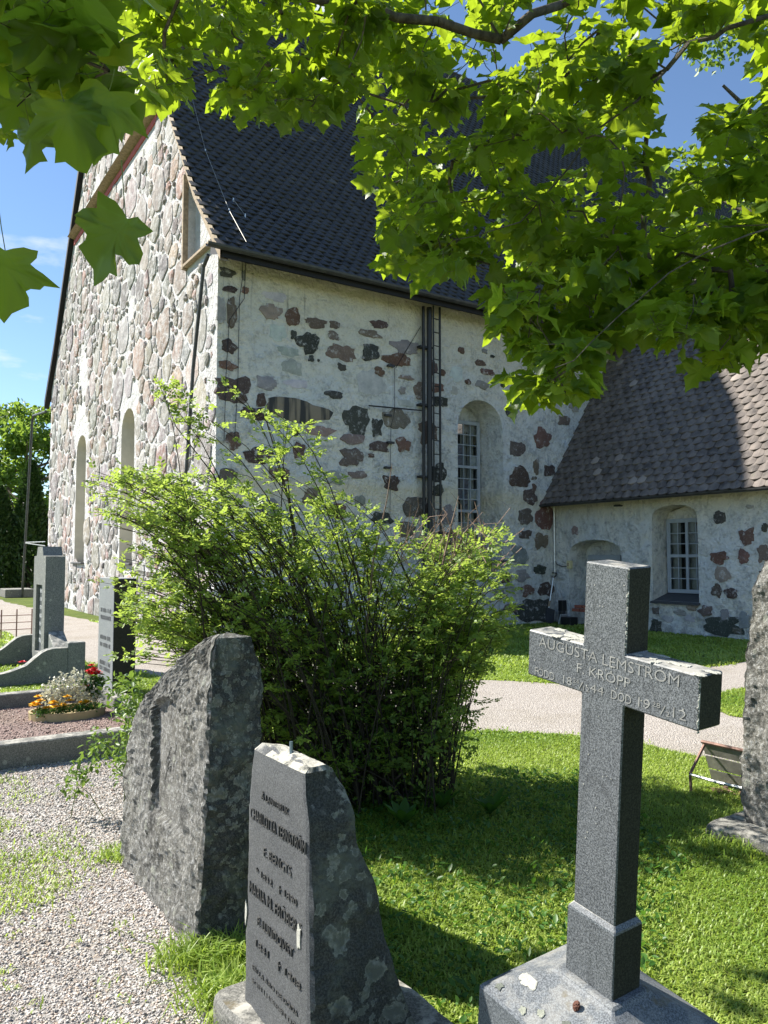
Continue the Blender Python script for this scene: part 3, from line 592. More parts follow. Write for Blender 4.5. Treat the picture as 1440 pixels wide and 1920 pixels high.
for i, p in enumerate(SP):
    d = SP - p; dist = np.hypot(d[:, 0], d[:, 1]); near = np.where(dist < 1.5)[0]; near = near[np.argsort(dist[near])][1:20]; sz_ = SR[i] * 1.5
    poly = [p + np.array((math.cos(k * math.pi / 6 + .2) * sz_ * 1.12, math.sin(k * math.pi / 6 + .2) * sz_)) for k in range(12)]
    for j in near:                                  # weighted bisector: big stones keep their size
        f_ = SR[i] / (SR[i] + SR[j]); m_pt = p + (SP[j] - p) * f_; poly = clip(poly, m_pt * 2 - SP[j], SP[j]) if False else clip(poly, m_pt - (SP[j] - p) * .5, m_pt + (SP[j] - p) * .5)
        if len(poly) < 3: break
    if len(poly) < 3: continue
    poly = np.array(poly); c = poly.mean(0)
    if c[0] < .08 or c[0] > W_ - .08 or c[1] < .02: continue
    if c[1] > roof_z(c[0]) - .45 or 11.85 < c[1] < 12.75: continue
    if any((h[0][0] - .22 < c[0] < h[1][0] + .22 and 1.3 < c[1] < 5.7) or (abs(c[0] - (h[0][0] + h[1][0]) / 2) < .95 - .25 * (c[1] - 5.4) and 5.4 <= c[1] < 8.0) for h in nich):
        if not (r2.random() < .45 and c[1] > 5.75): continue
    if inpoly(c[0], c[1], [(-.1, 7.5), (1.95, 7.5), (1.95, 10.1)]): continue
    dens = []
    for k in range(len(poly)):
        a, b = poly[k], poly[(k + 1) % len(poly)]; L_ = np.linalg.norm(b - a); nseg = 1 if L_ < .10 else 2 if L_ < .24 else 3
        dens += [a + (b - a) * q / nseg for q in range(nseg)]
    dens = np.array(dens); sm = dens * .76 + np.roll(dens, 1, 0) * .12 + np.roll(dens, -1, 0) * .12
    gap = r2.uniform(.008, .034); pts = []
    for q in sm:
        rr = np.linalg.norm(q - c) + 1e-6; k_ = max(.35, 1 - (gap + r2.uniform(-.012, .022)) / rr); pts.append((c[0] + (q[0] - c[0]) * k_, c[1] + (q[1] - c[1]) * k_))
    pts = [(min(max(a, .015), W_ - .015), max(b, .0)) for a, b in pts]
    ar = abs(sum(pts[k][0] * pts[(k + 1) % len(pts)][1] - pts[(k + 1) % len(pts)][0] * pts[k][1] for k in range(len(pts)))) / 2
    if ar < .008: continue
    pal = r2.choice([(0.29, 0.255, 0.23), (0.32, 0.275, 0.245), (0.265, 0.25, 0.24), (0.34, 0.26, 0.225), (0.25, 0.225, 0.21), (0.36, 0.325, 0.30), (0.35, 0.235, 0.195), (0.20, 0.19, 0.18), (0.29, 0.27, 0.25), (0.32, 0.305, 0.29)])
    allst.append((pts, c, ar, jit(pal, r2), r2.uniform(.008, .05)))
def gscore(s):
    x, y, d = proj(Pg(s[1][0], 0, s[1][1])); return s[2] / d[0] ** 3 * (1 if -20 < x[0] < 450 and 60 < y[0] < 1140 else .01)
allst.sort(key=gscore, reverse=True)
for pts, c, ar, col, pr in allst[:185]: stone_mesh('stone', pts, Pg, gable_wall, col, pr, M['gstone'])
mb = MB()
for pts, c, ar, col, pr in allst[185:]:
    v_, f_ = stone_mesh('stone', pts, Pg, None, col, pr, None); mb.add(v_, f_, col)
o = mb.build('fieldstones', M['gstone'], gable_wall); o['kind'] = 'stuff'

# --- roofs: underlay sheets, shingle tiles row by row
TW, TE = 0.235, 0.185
def tile_template():
    xs = np.linspace(-.5, .5, 6); vv = []
    for r_, (yy, th) in enumerate(((1.25, 0.0), (0.12, .032), (0.0, .034), (0.0, .004))):
        for x in xs:
            rd_ = .052 * (1 - (2 * x) ** 2) / TE
            y = yy - (rd_ if r_ >= 1 else 0)
            vv.append((x * .985, y, th + .026 * math.cos(x * math.pi) - .008))
    ff = [(r_ * 6 + i, r_ * 6 + i + 1, (r_ + 1) * 6 + i + 1, (r_ + 1) * 6 + i) for r_ in range(3) for i in range(5)]
    return np.array(vv), np.array(ff)
TV, TF = tile_template()
def lay(course_pts, along, length, keep, off0=0.0):
    """course_pts: list of (point on the slope, up-slope vector, normal). returns list of (matrix columns)"""
    out = []
    for r_, (P0, su, nn) in enumerate(course_pts):
        n = int(length / TW)
        for k in range(n):
            a = (k + (.5 if r_ % 2 else 0.0)) * TW + off0
            p = P0 + along * a
            if keep(a, r_, p): out.append((p, su, nn))
    return out
def slope_courses(profile, base):
    """profile: polyline [(t,z)...] from eave upward, base(t,z)->point ; returns courses each TE along it"""
    pts = [np.array(base(t, z)) for t, z in profile]; seg = []; res = []
    d = 0.0; nxt = 0.0
    for i in range(len(pts) - 1):
        L = np.linalg.norm(pts[i + 1] - pts[i]); su = (pts[i + 1] - pts[i]) / L
        while nxt <= d + L: res.append((pts[i] + su * (nxt - d), su)); nxt += TE
        d += L
    return res
eave_t, eave_z = -0.50, 7.36
crs = slope_courses([(eave_t, eave_z), (1.0, 9.13), (W_ / 2, 9.13 + (W_ / 2 - 1) * KR)], lambda t, z: CH(-0.12, t, z))
crsN = []
for p, su in crs:
    nn = np.cross(U, su); nn = nn if nn[2] > 0 else -nn; crsN.append((p, su, nn))
SEW, ZEW, KW = SW - .40, 2.95, 1.55
def in_wing(p):
    s = np.dot(p - C0, U); z_w = ZEW + (s - SEW) * KW if s < SEW + WW / 2 + .4 else ZEW + (2 * (WW / 2 + .4) - (s - SEW)) * KW
    return s > SEW and z_w > p[2] + .05
nave_tiles = lay(crsN, U, NAVE_L, lambda a, r_, p: not in_wing(p))
mid_s = SEW + WW / 2 + .4
crw = slope_courses([(SEW, ZEW), (mid_s, ZEW + (mid_s - SEW) * KW)], lambda s, z: CH(s, -WL - .15, z))
crwN = [(p, su, (lambda q: q if q[2] > 0 else -q)(np.cross(V, su))) for p, su in crw]
def keep_wing(a, r_, p):
    t = np.dot(p - C0, V)
    return t < 0.03 if p[2] < 7.3 else p[2] > roof_z(max(t, -.42)) - .02 if t > -.42 else True
wing_tiles = lay(crwN, V, WL + 8.5, keep_wing)
tiles = [(p, su, nn, U, 0) for p, su, nn in nave_tiles] + [(p, su, nn, V, 1) for p, su, nn in wing_tiles]
tp = np.array([q[0] for q in tiles]); tx, ty, td = proj(tp)
free = (tx > 300) & (tx < 1440) & (ty > 0) & ((ty > 300) & (tx < 640) | (tx > 1040) & (ty > 700))
score = np.where(free, 1 / td ** 2, 0)
order = np.argsort(-score); singles = set(order[:300].tolist())
# underlay
mb = MB()
mb.add([CH(-.1, eave_t, eave_z - .02), CH(NAVE_L, eave_t, eave_z - .02), CH(NAVE_L, 1.0, 9.11), CH(-.1, 1.0, 9.11), CH(-.1, W_ / 2, roof_z(W_ / 2) - .02), CH(NAVE_L, W_ / 2, roof_z(W_ / 2) - .02)], [(0, 1, 2, 3), (3, 2, 5, 4)])
mb.add([CH(-.1, W_ + .42, eave_z), CH(NAVE_L, W_ + .42, eave_z), CH(NAVE_L, W_ - 1.0, 9.13), CH(-.1, W_ - 1.0, 9.13), CH(-.1, W_ / 2, roof_z(W_ / 2)), CH(NAVE_L, W_ / 2, roof_z(W_ / 2))], [(0, 1, 2, 3), (3, 2, 5, 4)])
nave_roof = mb.build('nave_roof', M['tar'], church); nave_roof['label'] = 'steep dark shingled nave roof'
mb = MB(); mb.add([CH(SEW, -WL - .15, ZEW - .02), CH(mid_s, -WL - .15, ZEW + (mid_s - SEW) * KW - .02), CH(mid_s, 1.6, ZEW + (mid_s - SEW) * KW - .02), CH(SEW, -.01, ZEW - .02), CH(SEW + 2.9, -.01, ZEW + 2.9 * KW - .02)], [(0, 3, 4, 2, 1)])
mb.add([CH(2 * mid_s - SEW, -WL - .15, ZEW), CH(mid_s, -WL - .15, ZEW + (mid_s - SEW) * KW), CH(mid_s, 1.6, ZEW + (mid_s - SEW) * KW), CH(2 * mid_s - SEW, -.01, ZEW)], [(0, 1, 2, 3)])
wing_roof = mb.build('wing_roof', M['tar'], church); wing_roof['label'] = 'lower shingled roof of the side wing, partly sunlit'
tile_meshes = []
for k in range(10):
    me = bpy.data.meshes.new('roof_tile'); wv = TV.copy() * np.array([TW, TE, 1]); wv[:, 2] += np.random.default_rng(k).normal(0, .0015, len(wv))
    me.from_pydata([tuple(v) for v in wv], [], [tuple(f) for f in TF]); me.update(); a = me.attributes.new('rnd', 'FLOAT', 'POINT'); a.data.foreach_set('value', np.full(len(wv), [.15, .35, .5, .65, .9][k % 5], np.float32)); me.materials.append(M['tile'] if k < 5 else M['wtile']); tile_meshes.append(me)
big = {0: [], 1: []}
for i, (p, su, nn, al, w) in enumerate(tiles):
    tw_ = rng.normal(0, .022); lift = rng.uniform(0, .010)
    su2 = su + al * tw_; su2 /= np.linalg.norm(su2); nn2 = nn + su * rng.normal(0, .02); al2 = np.cross(su2, nn2); al2 /= np.linalg.norm(al2); nn2 = np.cross(al2, su2)
    p2 = p + nn * lift
    if i in singles:
        o = bpy.data.objects.new('roof_tile', tile_meshes[i * 7 % 5 + 5 * w]); par = wing_roof if w else nave_roof; link(o, par)
        Mx = Matrix([[al2[r_], su2[r_], nn2[r_], p2[r_] - church.location[r_]] for r_ in range(3)] + [[0, 0, 0, 1]]); o.matrix_local = Mx
    else: big[w].append((p2, al2, su2, nn2))
for w in (0, 1):
    P2, A2, S2, N2 = [np.array(q) for q in zip(*big[w])]; n = len(P2)
    vv = P2[:, None] + TV[None, :, 0:1] * TW * A2[:, None] + TV[None, :, 1:2] * TE * S2[:, None] + TV[None, :, 2:3] * N2[:, None]
    ff = TF[None] + (np.arange(n) * len(TV))[:, None, None]
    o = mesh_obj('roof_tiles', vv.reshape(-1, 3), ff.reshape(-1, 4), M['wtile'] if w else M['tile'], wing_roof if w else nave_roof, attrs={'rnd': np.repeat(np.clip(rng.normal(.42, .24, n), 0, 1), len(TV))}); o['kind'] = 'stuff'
# verges, soffits, gutters, pipes
def strip(name, pts_a, pts_b, mat, parent, thick=None):
    n = len(pts_a); mb = MB(); mb.add(list(pts_a) + list(pts_b), [(i, i + 1, n + i + 1, n + i) for i in range(n - 1)]); return mb.build(name, mat, parent)
prof = [(-.50, 7.36), (1.0, 9.13), (W_ / 2, roof_z(W_ / 2))]
for (pr, mt, nm, s_) in ((prof, M['wood'], 'verge_board', 1), ([(W_ - t, z) for t, z in prof], M['tar'], 'verge_board', 1)):
    mb = MB(); A_ = [CH(-.16, t, z + .05) for t, z in pr]; B_ = [CH(-.16, t, z - .26) for t, z in pr]; Cc = [CH(.02, t, z - .26) for t, z in pr]; n = len(pr)
    mb.add(A_ + B_ + Cc, [(i, i + 1, n + i + 1, n + i) for i in range(n - 1)] + [(n + i, n + i + 1, 2 * n + i + 1, 2 * n + i) for i in range(n - 1)]); mb.build(nm, mt, church)
mb = MB(); mb.add([CH(-.15, W_ + .46, 6.9), CH(-.15, W_ + .05, 6.95), CH(-.15, W_ - 3.2, 11.75), CH(-.15, W_ - 3.05, 12.4), CH(-.15, W_ + .62, 7.2)], [(0, 1, 2, 3, 4)]); 
mb = MB(); mb.add([CH(-.05, .02, ZTOP), CH(NAVE_L, .02, ZTOP), CH(NAVE_L, eave_t + .03, eave_z - .20), CH(-.05, eave_t + .03, eave_z - .20)], [(0, 1, 2, 3)])
mb.add([CH(-.13, eave_t, eave_z + .0), CH(NAVE_L, eave_t, eave_z + .0), CH(NAVE_L, eave_t, eave_z - .20), CH(-.13, eave_t, eave_z - .20)], [(0, 1, 2, 3)])
mb.add([CH(-.14, eave_t, eave_z - .16), CH(-.14, eave_t, eave_z), CH(-.14, .04, 7.8), CH(-.14, .04, ZTOP)], [(0, 1, 2, 3)]); mb.build('eave_boards', M['tar'], church)
def gutter(name, A_, B_, r, out):
    mb = MB(); d = (B_ - A_); n = 7; vv = []
    for P in (A_, B_):
        for rr in (r, r * .86):
            for k in range(n): an = math.pi * k / (n - 1); vv.append(P + out * math.cos(an) * rr - ZZ * math.sin(an) * rr)
    ff = []
    for i in range(n - 1): ff += [(i, i + 1, 2 * n + i + 1, 2 * n + i), (n + i, 3 * n + i, 3 * n + i + 1, n + i + 1), (i, n + i, n + i + 1, i + 1)]
    mb.add(vv, ff + [(0, 2 * n, 3 * n, n)]); return mb.build(name, M['gutterm'], church)
M['gutterm'] = simple('dull_gutter', (0.055, 0.055, 0.055), 0.45, .3, .5, .3, 6)
gutter('gutter', CH(-.45, eave_t - .10, eave_z - .03), CH(NAVE_L, eave_t - .10, eave_z - .03), .075, -V)
gutter('gutter', CH(SEW - .06, -WL, ZEW - .03), CH(SEW - .06, .0, ZEW - .03), .06, -U)
mb = MB(); mb.add([CH(SEW + .02, -WL, ZEW - .04), CH(SEW + .02, 0, ZEW - .04), CH(SW + .02, 0, WZ), CH(SW + .02, -WL, WZ)], [(0, 1, 2, 3)]); mb.build('eave_boards', M['tar'], church)
mb = MB(); mb.tube([CH(-.42, eave_t - .1, 7.10), CH(-.42, -.36, 6.95), CH(-.40, .17, 5.18), CH(-.40, .80, 1.06), CH(-.40, .86, 0.0)], .036, 8); mb.build('downpipe', M['gutterm'], church)
mb = MB(); mb.tube([CH(-.1, W_ + .5, 7.0), CH(-.1, 19.3, 7.25), CH(-.1, 19.55, 7.1), CH(-.1, 20.8, 0.0)], .05, 8); mb.build('downpipe', M['gutterm'], church)
mb = MB(); mb.tube([CH(-.1, W_, 2.2), CH(-.1, 20.4, 2.25)], .018, 5); mb.tube([CH(-.1, W_, 2.05), CH(-.1, 20.4, 2.22)], .018, 5); mb.build('pipe_stay', M['silver'], church)
mb = MB(); mb.tube([CH(4.74, -.16, 7.2), CH(4.74, -.16, 0)], .035, 8); mb.build('downpipe', M['black'], church)
mb = MB(); mb.tube([CH(4.90, -.17, 7.2), CH(4.90, -.17, 0)], .062, 10); mb.build('downpipe', M['black'], church)
for zz in (6.3, 5.0, 3.4, 1.9):
    mb = MB(); mb.box(CH(4.83, -.08, zz), U, V, ZZ, .17, .09, .022); mb.build('pipe_bracket', M['black'], church)
mb = MB(); mb.tube([CH(3.32, -.14, 4.82), CH(4.7, -.14, 4.86)], .016, 6); mb.build('wall_rod', M['black'], church)
def nP(x, y, off=.03): Q = hit(x, y, CH(0, -off, 0), V); return Q
for pts in ([(740, 690), (740, 770), (733, 800), (732, 900), (731, 980)], [(789, 612), (742, 690)], [(452, 420), (455, 520), (449, 560), (446, 720), (440, 820)], [(463, 440), (458, 560), (430, 600), (424, 700), (420, 830)]):
    mb = MB(); mb.tube([nP(x, y, .04) for x, y in pts], .007, 4); mb.build('wall_wire', M['black'], church)
for x, y in ((733, 686), (727, 779), (732, 830), (727, 877)):
    mb = MB(); mb.box(nP(x, y, .05), U, V, ZZ, .085, .04, .022); mb.build('iron_clamp', M['black'], church)
def rP(s, t, h=.09): return CH(s, t, 0) + ZZ * (roof_z(t) + h)
mb = MB(); mb.tube([rP(.62, 4.8), rP(.56, 3.8), rP(.36, 1.75), rP(.37, .4), rP(.40, -.40, .12)], .007, 5); mb.build('lightning_wire', M['zinc'], church)
mb = MB(); mb.tube([rP(.60, .75), rP(.70, .37)], .008, 5); mb.build('lightning_wire', M['zinc'], church)
for s_, t_ in ((.36, 1.75), (.37, .4), (.60, .75), (.70, .37)):
    mb = MB(); mb.tube([rP(s_, t_, .0), rP(s_, t_, .12)], .016, 5); mb.build('wire_clip', M['silver'], church)
mb = MB(); mb.tube([Pw(.06, -.06, 2.9), Pw(.06, -.06, 1.2)], .02, 6); mb.build('cable_pipe', M['silver'], church)
mb = MB(); mb.tube([Pw(.06, -.05, 1.55), Pw(.12, -.04, 1.45), Pw(.3, -.03, 1.40), Pw(.48, -.03, 1.41)], .01, 5); mb.build('cable', M['gutterm'], church)
mb = MB(); mb.box(Pw(.54, -.04, 1.45), V, U, ZZ, .06, .05, .10); ob = mb.build('socket_box', M['cream'], church, bevel=.01)
mb = MB(); mb.box(Pw(.54, -.095, 1.45), V, U, ZZ, .022, .008, .04); mb.build('socket_cover', M['wood'], ob, bevel=.004)
mb = MB()
for i in range(2):
    for j in range(2):
        mb = MB(); mb.box(Pw(.72 + .26 * i + .08 * j, -.02, .36 + .085 * j), V, U, ZZ, .115, .04, .036); mb.build('brick', M['brick'], wing_wall, bevel=.006)
mb = MB(); mb.box(Pw(.34, -.10, .45), V, U, ZZ, .07, .08, .13); mb.build('drain_box', M['black'], church, bevel=.01)
mb = MB(); mb.box(Pw(.34, -.12, .16), V, U, ZZ, .06, .06, .16); mb.build('drain_pipe', M['gutterm'], church, bevel=.01)
mb = MB(); mb.tube([nP(1232, 640, -.0), nP(1205, 600, .0)], .02); 

# --- ladder on the wall
lad = empty('wall_ladder', CH(5.05, -.2, 0), 'thin black iron ladder fixed beside the downpipe on the white wall', 'ladder')
for s_ in (5.17,): 
    mb = MB(); mb.tube([CH(s_, -.2, .4), CH(s_, -.2, 7.25)], .026, 6); mb.build('rail', M['black'], lad)
mb = MB(); mb.tube([CH(4.975, -.22, .4), CH(4.975, -.22, 7.25)], .018, 6); mb.build('rail', M['black'], lad)
z_ = .55
while z_ < 7.1:
    mb = MB(); mb.tube([CH(4.96, -.22, z_), CH(5.17, -.2, z_)], .012, 5); mb.build('rung', M['black'], lad); z_ += .305

# --- shovel against the wall
sh = empty('snow_shovel', Pw(.05, -.3, 0), 'dark shovel with pale handle leaning in the corner of the church', 'shovel')
mb = MB(); mb.tube([Pw(.06, -.30, .30), Pw(.05, -.10, 1.14)], .018, 6); mb.build('shaft', M['silver'], sh)
mb = MB(); mb.tube([Pw(.06, -.28, .42), Pw(.058, -.25, .56)], .024, 6); mb.build('grip_sleeve', M['wood'], sh)
mb = MB(); mb.tube([Pw(.05, -.10, 1.12), Pw(-.03, -.09, 1.17), Pw(-.03, -.08, 1.24), Pw(.13, -.08, 1.24), Pw(.13, -.09, 1.17), Pw(.05, -.1, 1.12)], .016, 6); mb.build('handle', M['black'], sh)
mb = MB(); 
g = [(-.16, .34), (.05, .40), (.26, .34), (.25, .04), (.05, .0), (-.17, .04)]
mb.add([Pw(x, -.32 - (.4 - z) * .12, z) for x, z in g] + [Pw(x, -.30 - (.4 - z) * .12 + (.03 if abs(x - .05) > .1 else 0), z) for x, z in g], [(0, 1, 2, 3, 4, 5), (11, 10, 9, 8, 7, 6)] + [(i, (i + 1) % 6, 6 + (i + 1) % 6, 6 + i) for i in range(6)]); mb.build('blade', M['sill'], sh)
for k, (w_, lab) in enumerate(((.62, 'pale'), (.78, 'dark'))):
    pass
tb = empty('garden_box', Pw(.75, -.35, 0), 'small dark open tool box on the ground beside the shovel', 'box')
mb = MB(); mb.box(Pw(.78, -.33, .11), V, U, ZZ, .15, .13, .10); mb.build('box_body', M['black'], tb, bevel=.01)
mb = MB(); mb.box(Pw(.58, -.36, .13), (V * .95 + ZZ * .3), U, (ZZ * .95 - V * .3), .02, .1, .14); mb.build('lid', M['silver'], tb)

# ================================================================== GRAVESTONES
WV = -V      # "w": to the right and towards the viewer, along the fronts of the stones
def loft(name, B, levels, mat, parent, m=14, mu=8, nl=40, amp=0.012, amp_front=None, seed=0, corner=0.02, top_amp=0.02, front_fn=None, freq=5.0):
    """irregular upright stone: levels = [(z, w0, w1, u0, u1)], B = world origin, w along WV, u along U"""
    L = np.array(levels, float); zs = np.linspace(L[0, 0], L[-1, 0], nl); G = [np.interp(zs, L[:, 0], L[:, k]) for k in range(1, 5)]
    rings = []; nrm = []
    for i, z in enumerate(zs):
        w0, w1, u0, u1 = [g_[i] for g_ in G]; pts = []; ns = []
        for k in range(m): pts.append((w1 + (w0 - w1) * k / m, u0)); ns.append((0, -1))
        for k in range(mu): pts.append((w0, u0 + (u1 - u0) * k / mu)); ns.append((-1, 0))
        for k in range(m): pts.append((w0 + (w1 - w0) * k / m, u1)); ns.append((0, 1))
        for k in range(mu): pts.append((w1, u1 + (u0 - u1) * k / mu)); ns.append((1, 0))
        rings.append(pts); nrm.append(ns)
    n = len(rings[0]); vv = []
    cs = {0: (-1, 1), m: (1, 1), m + mu: (1, -1), 2 * m + mu: (-1, -1)}
    for i, z in enumerate(zs):
        for k, ((w, u_), nn) in enumerate(zip(rings[i], nrm[i])):
            if k in cs: w += cs[k][0] * corner; u_ += cs[k][1] * corner
            p = (w, u_, z + seed)
            isf = (k < m) if amp_front is not None else False
            a = amp_front if isf else amp
            d = a * (1.0 * nz(p, freq) + .6 * nz(p, freq * 2.6, 3) + .35 * nz(p, freq * 7, 9)) * 1.3
            if isf and front_fn is not None:
                dd_, damp = front_fn(w, z); d = d * damp + dd_
            q = np.asarray(B) + WV * (w + nn[0] * d) + U * (u_ + nn[1] * d) + ZZ * z
            if i == nl - 1: q = q + ZZ * top_amp * nz(p, 9)
            vv.append(q)
    ff = [(i * n + k, i * n + (k + 1) % n, (i + 1) * n + (k + 1) % n, (i + 1) * n + k) for i in range(nl - 1) for k in range(n)]
    last = np.array(vv[-n:]); c = last.mean(0); base = (nl - 1) * n
    for s_ in (.82, .6, .35, .12):
        b2 = len(vv)
        for k in range(n):
            q = c + (last[k] - c) * s_; q = q + ZZ * (top_amp * (1.1 * nz(q, 11) + .6 * nz(q, 25)) + .012 * (1 - s_)); vv.append(q)
        ff += [(base + k, base + (k + 1) % n, b2 + (k + 1) % n, b2 + k) for k in range(n)]; base = b2
    vv.append(c + ZZ * .012); ff += [(base + k, base + (k + 1) % n, len(vv) - 1) for k in range(n)]
    mb = MB(); mb.add(vv, ff); return mb.build(name, mat, parent)
def lichen_patch(parent, P, ax, ay, n, rx, ry, seed, mat, th=.003):
    o_ = outline_stone(seed, 22, .34); c = [P + ax * x * rx + ay * y * ry for x, y in o_]
    mb = MB(); k = len(c); mb.add(c + [P + (q - P) * .9 + n * th for q in c] + [P + n * th * .9], [(i, (i + 1) % k, k + (i + 1) % k, k + i) for i in range(k)] + [(k + i, k + (i + 1) % k, 2 * k) for i in range(k)])
    return mb.build('lichen', mat, parent)
def text_mesh(name, txt, P, ax, ay, size, width, mat, parent, depth=.0016, align='CENTER'):
    cu = bpy.data.curves.new('t', 'FONT'); cu.body = txt; cu.size = 1.0; cu.align_x = align; cu.extrude = 0.5; cu.offset = -0.010; cu.resolution_u = 3
    to = bpy.data.objects.new('t', cu); COL.objects.link(to); dg = bpy.context.evaluated_depsgraph_get(); me = to.evaluated_get(dg).to_mesh()
    v_ = np.array([tuple(q.co) for q in me.vertices]); f_ = [tuple(p.vertices) for p in me.polygons]; to.evaluated_get(dg).to_mesh_clear(); bpy.data.objects.remove(to)
    if width: v_[:, 0] *= width / (v_[:, 0].max() - v_[:, 0].min()) / size
    nn = np.cross(ax, ay)
    P = np.asarray(P, float)
    vv = P + v_[:, 0:1] * size * ax + v_[:, 1:2] * size * ay + np.where(v_[:, 2:3] > 0, depth, -.004) * nn
    return mesh_obj(name, vv, f_, mat, parent)

def strokes(name, P, ax, ay, size, width, mat, parent, depth=.002):
    """worn lettering too faint to read: a row of short chisel strokes"""
    r_ = random.Random(int(abs(P[2]) * 1000)); mb = MB(); x = -width / 2; nn = np.cross(ax, ay)
    while x < width / 2:
        h = size * r_.uniform(.8, 1.0); mb.box(P + ax * x + ay * h / 2, ax, ay, nn, size * .05, h / 2, depth)
        if r_.random() < .6: mb.box(P + ax * (x + size * .16) + ay * h * r_.choice((.05, .5, .95)), ax, ay, nn, size * .14, size * .05, depth)
        x += size * (r_.uniform(.34, .5) if r_.random() < .85 else .9)
    return mb.build(name, mat, parent)
# --- leaning granite cross
PHI, LEAN = 0.1169, -0.0552; tC = TH - .0048
U0 = np.array([math.sin(tC), math.cos(tC), 0]); V0 = np.array([-math.cos(tC), math.sin(tC), 0])
cA = -V0 * math.cos(PHI) - ZZ * math.sin(PHI); cU = ZZ * math.cos(PHI) - V0 * math.sin(PHI); cN = U0 * math.cos(LEAN) - cU * math.sin(LEAN); cU = cU * math.cos(LEAN) + U0 * math.sin(LEAN)
cP = np.array([.5699, 2.0112, 1.5])
def XC(a, up, n): return cP + cA * a + cU * up + cN * n
cr = empty('granite_cross', XC(0, -1.5, .04), 'tall grey granite cross leaning to the right on a low plinth', 'gravestone')
def stain_shade_sides(o):  # right-hand faces get algae and their shade as one darker colour
    o.data.materials.append(M['algae_shade'])
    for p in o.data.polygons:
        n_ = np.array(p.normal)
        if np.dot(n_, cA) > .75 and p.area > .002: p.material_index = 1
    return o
w_, dpt = .070, .0875
ol = [(-w_, -.86), (w_, -.86), (w_, -.267), (.2812, -.267), (.2812, -.1365), (w_, -.1365), (w_, .085), (-w_, .085), (-w_, -.1365), (-.2731, -.1365), (-.2731, -.267), (-w_, -.267)]
mb = MB(); n = len(ol); mb.add([XC(a, b, 0) for a, b in ol] + [XC(a, b, dpt) for a, b in ol], [tuple(range(n))[::-1], tuple(range(n, 2 * n))] + [(i, (i + 1) % n, n + (i + 1) % n, n + i) for i in range(n)])
stain_shade_sides(mb.build('cross', M['granite'], cr, bevel=.0035))
def frustum(name, rings, mat, bevel=.003):
    mb = MB(); vv = []; 
    for (a0, a1, n0, n1, up) in rings: vv += [XC(a0, up, n0), XC(a1, up, n0), XC(a1, up, n1), XC(a0, up, n1)]
    k = len(rings); ff = [(3, 2, 1, 0), tuple(4 * (k - 1) + i for i in range(4))]
    for r_ in range(k - 1): ff += [(4 * r_ + i, 4 * r_ + (i + 1) % 4, 4 * r_ + 4 + (i + 1) % 4, 4 * r_ + 4 + i) for i in range(4)]
    mb.add(vv, ff); return mb.build(name, mat, cr, bevel=bevel)
c_ = w_ + .0112
stain_shade_sides(frustum('foot_block', [(-c_, c_, -.0112, .0987, -1.037), (-c_, c_, -.0112, .0987, -.858), (-w_ + .001, w_ - .001, .0005, .0865, -.842)], M['granite']))
frustum('plinth', [(-.25, .25, -.182, .265, -1.52), (-.245, .245, -.178, .262, -1.12), (-.105, .105, -.035, .122, -1.046), (-.1, .1, -.03, .117, -1.036)], M['plinthm'], .005)
NF = -cN
def ctext(txt, up, a_c, size, width): text_mesh('inscription', txt, XC(a_c, up, 0), cA, cU, size, width, M['letter'], cr, .0014)
ctext('AUGUSTA LEMSTRÖM', -.176, 0.0, .041, .457)
ctext('F. KROPP', -.216, 0.0, .037, .175)
ctext('FÖDD', -.260, -.205, .031, .075); ctext('18', -.258, -.122, .032, .03); ctext('24', -.247, -.088, .017, .02); ctext('/', -.259, -.071, .03, .014); ctext('12', -.260, -.054, .017, .02); ctext('44', -.257, -.016, .034, .045)
ctext('DÖD', -.256, .062, .033, .062); ctext('19', -.253, .128, .034, .034); ctext('28', -.241, .167, .017, .022); ctext('/', -.254, .186, .032, .014); ctext('2', -.255, .2, .017, .01); ctext('12', -.252, .228, .035, .036)
def plinth_front(a, f): return XC(a, -1.12 + (.074) * f, -.178 + .143 * f)
slopeU = (plinth_front(0, 1) - plinth_front(0, 0)); slopeU /= np.linalg.norm(slopeU); slopeN = np.cross(cA, slopeU)
for (a, f, rx, ry, sd, mt) in ((-.135, .58, .026, .017, 3, 'lichen'), (-.045, .30, .013, .010, 5, 'lichenm'), (.03, .42, .014, .012, 8, 'lichen2'), (-.09, .15, .012, .01, 12, 'lichenm'), (.06, .15, .02, .016, 15, 'lichen2'), (-.19, .2, .012, .01, 20, 'lichen2'), (.10, .5, .02, .012, 21, 'lichen')):
    lichen_patch(cr, plinth_front(a, f) + slopeN * .0015, cA, slopeU, slopeN, rx, ry, sd, M[mt], .0012)
random.seed(11)
for k in range(46):
    a, up = random.uniform(-.06, .06), random.uniform(-.8, .07)
    if random.random() < .3: a, up = random.uniform(-.25, .26), random.uniform(-.25, -.15)
    lichen_patch(cr, XC(a, up, -.0012), cA, cU, NF, *(random.uniform(.0007, .0018),) * 2, k, M['lichen'], .0008)
for k in range(60):
    up = random.uniform(-.14, .085) if k % 2 else random.uniform(-.27, -.14); a = (w_ if k % 2 else .2812)
    lichen_patch(cr, XC(a - .002, up, random.uniform(-.001, .006)), cN, cU, cA, random.uniform(.002, .005), random.uniform(.002, .006), k + 90, M['lichen' if k % 3 else 'lichen2'], .002)
for (a0, a1) in ((-.27, -.075), (.075, .278)):
    for k in range(9):
        lichen_patch(cr, XC(random.uniform(a0, a1), -.1358, random.uniform(.004, .08)), cA, cN, cU, random.uniform(.008, .022), random.uniform(.006, .014), k + 200, M['lichen'], .0015)
mb = MB()   # painted-looking crust along the top front edge of the right arm
cone = empty('fir_cone', plinth_front(.02, .78), 'small brown cone lying on the plinth of the granite cross', 'cone')
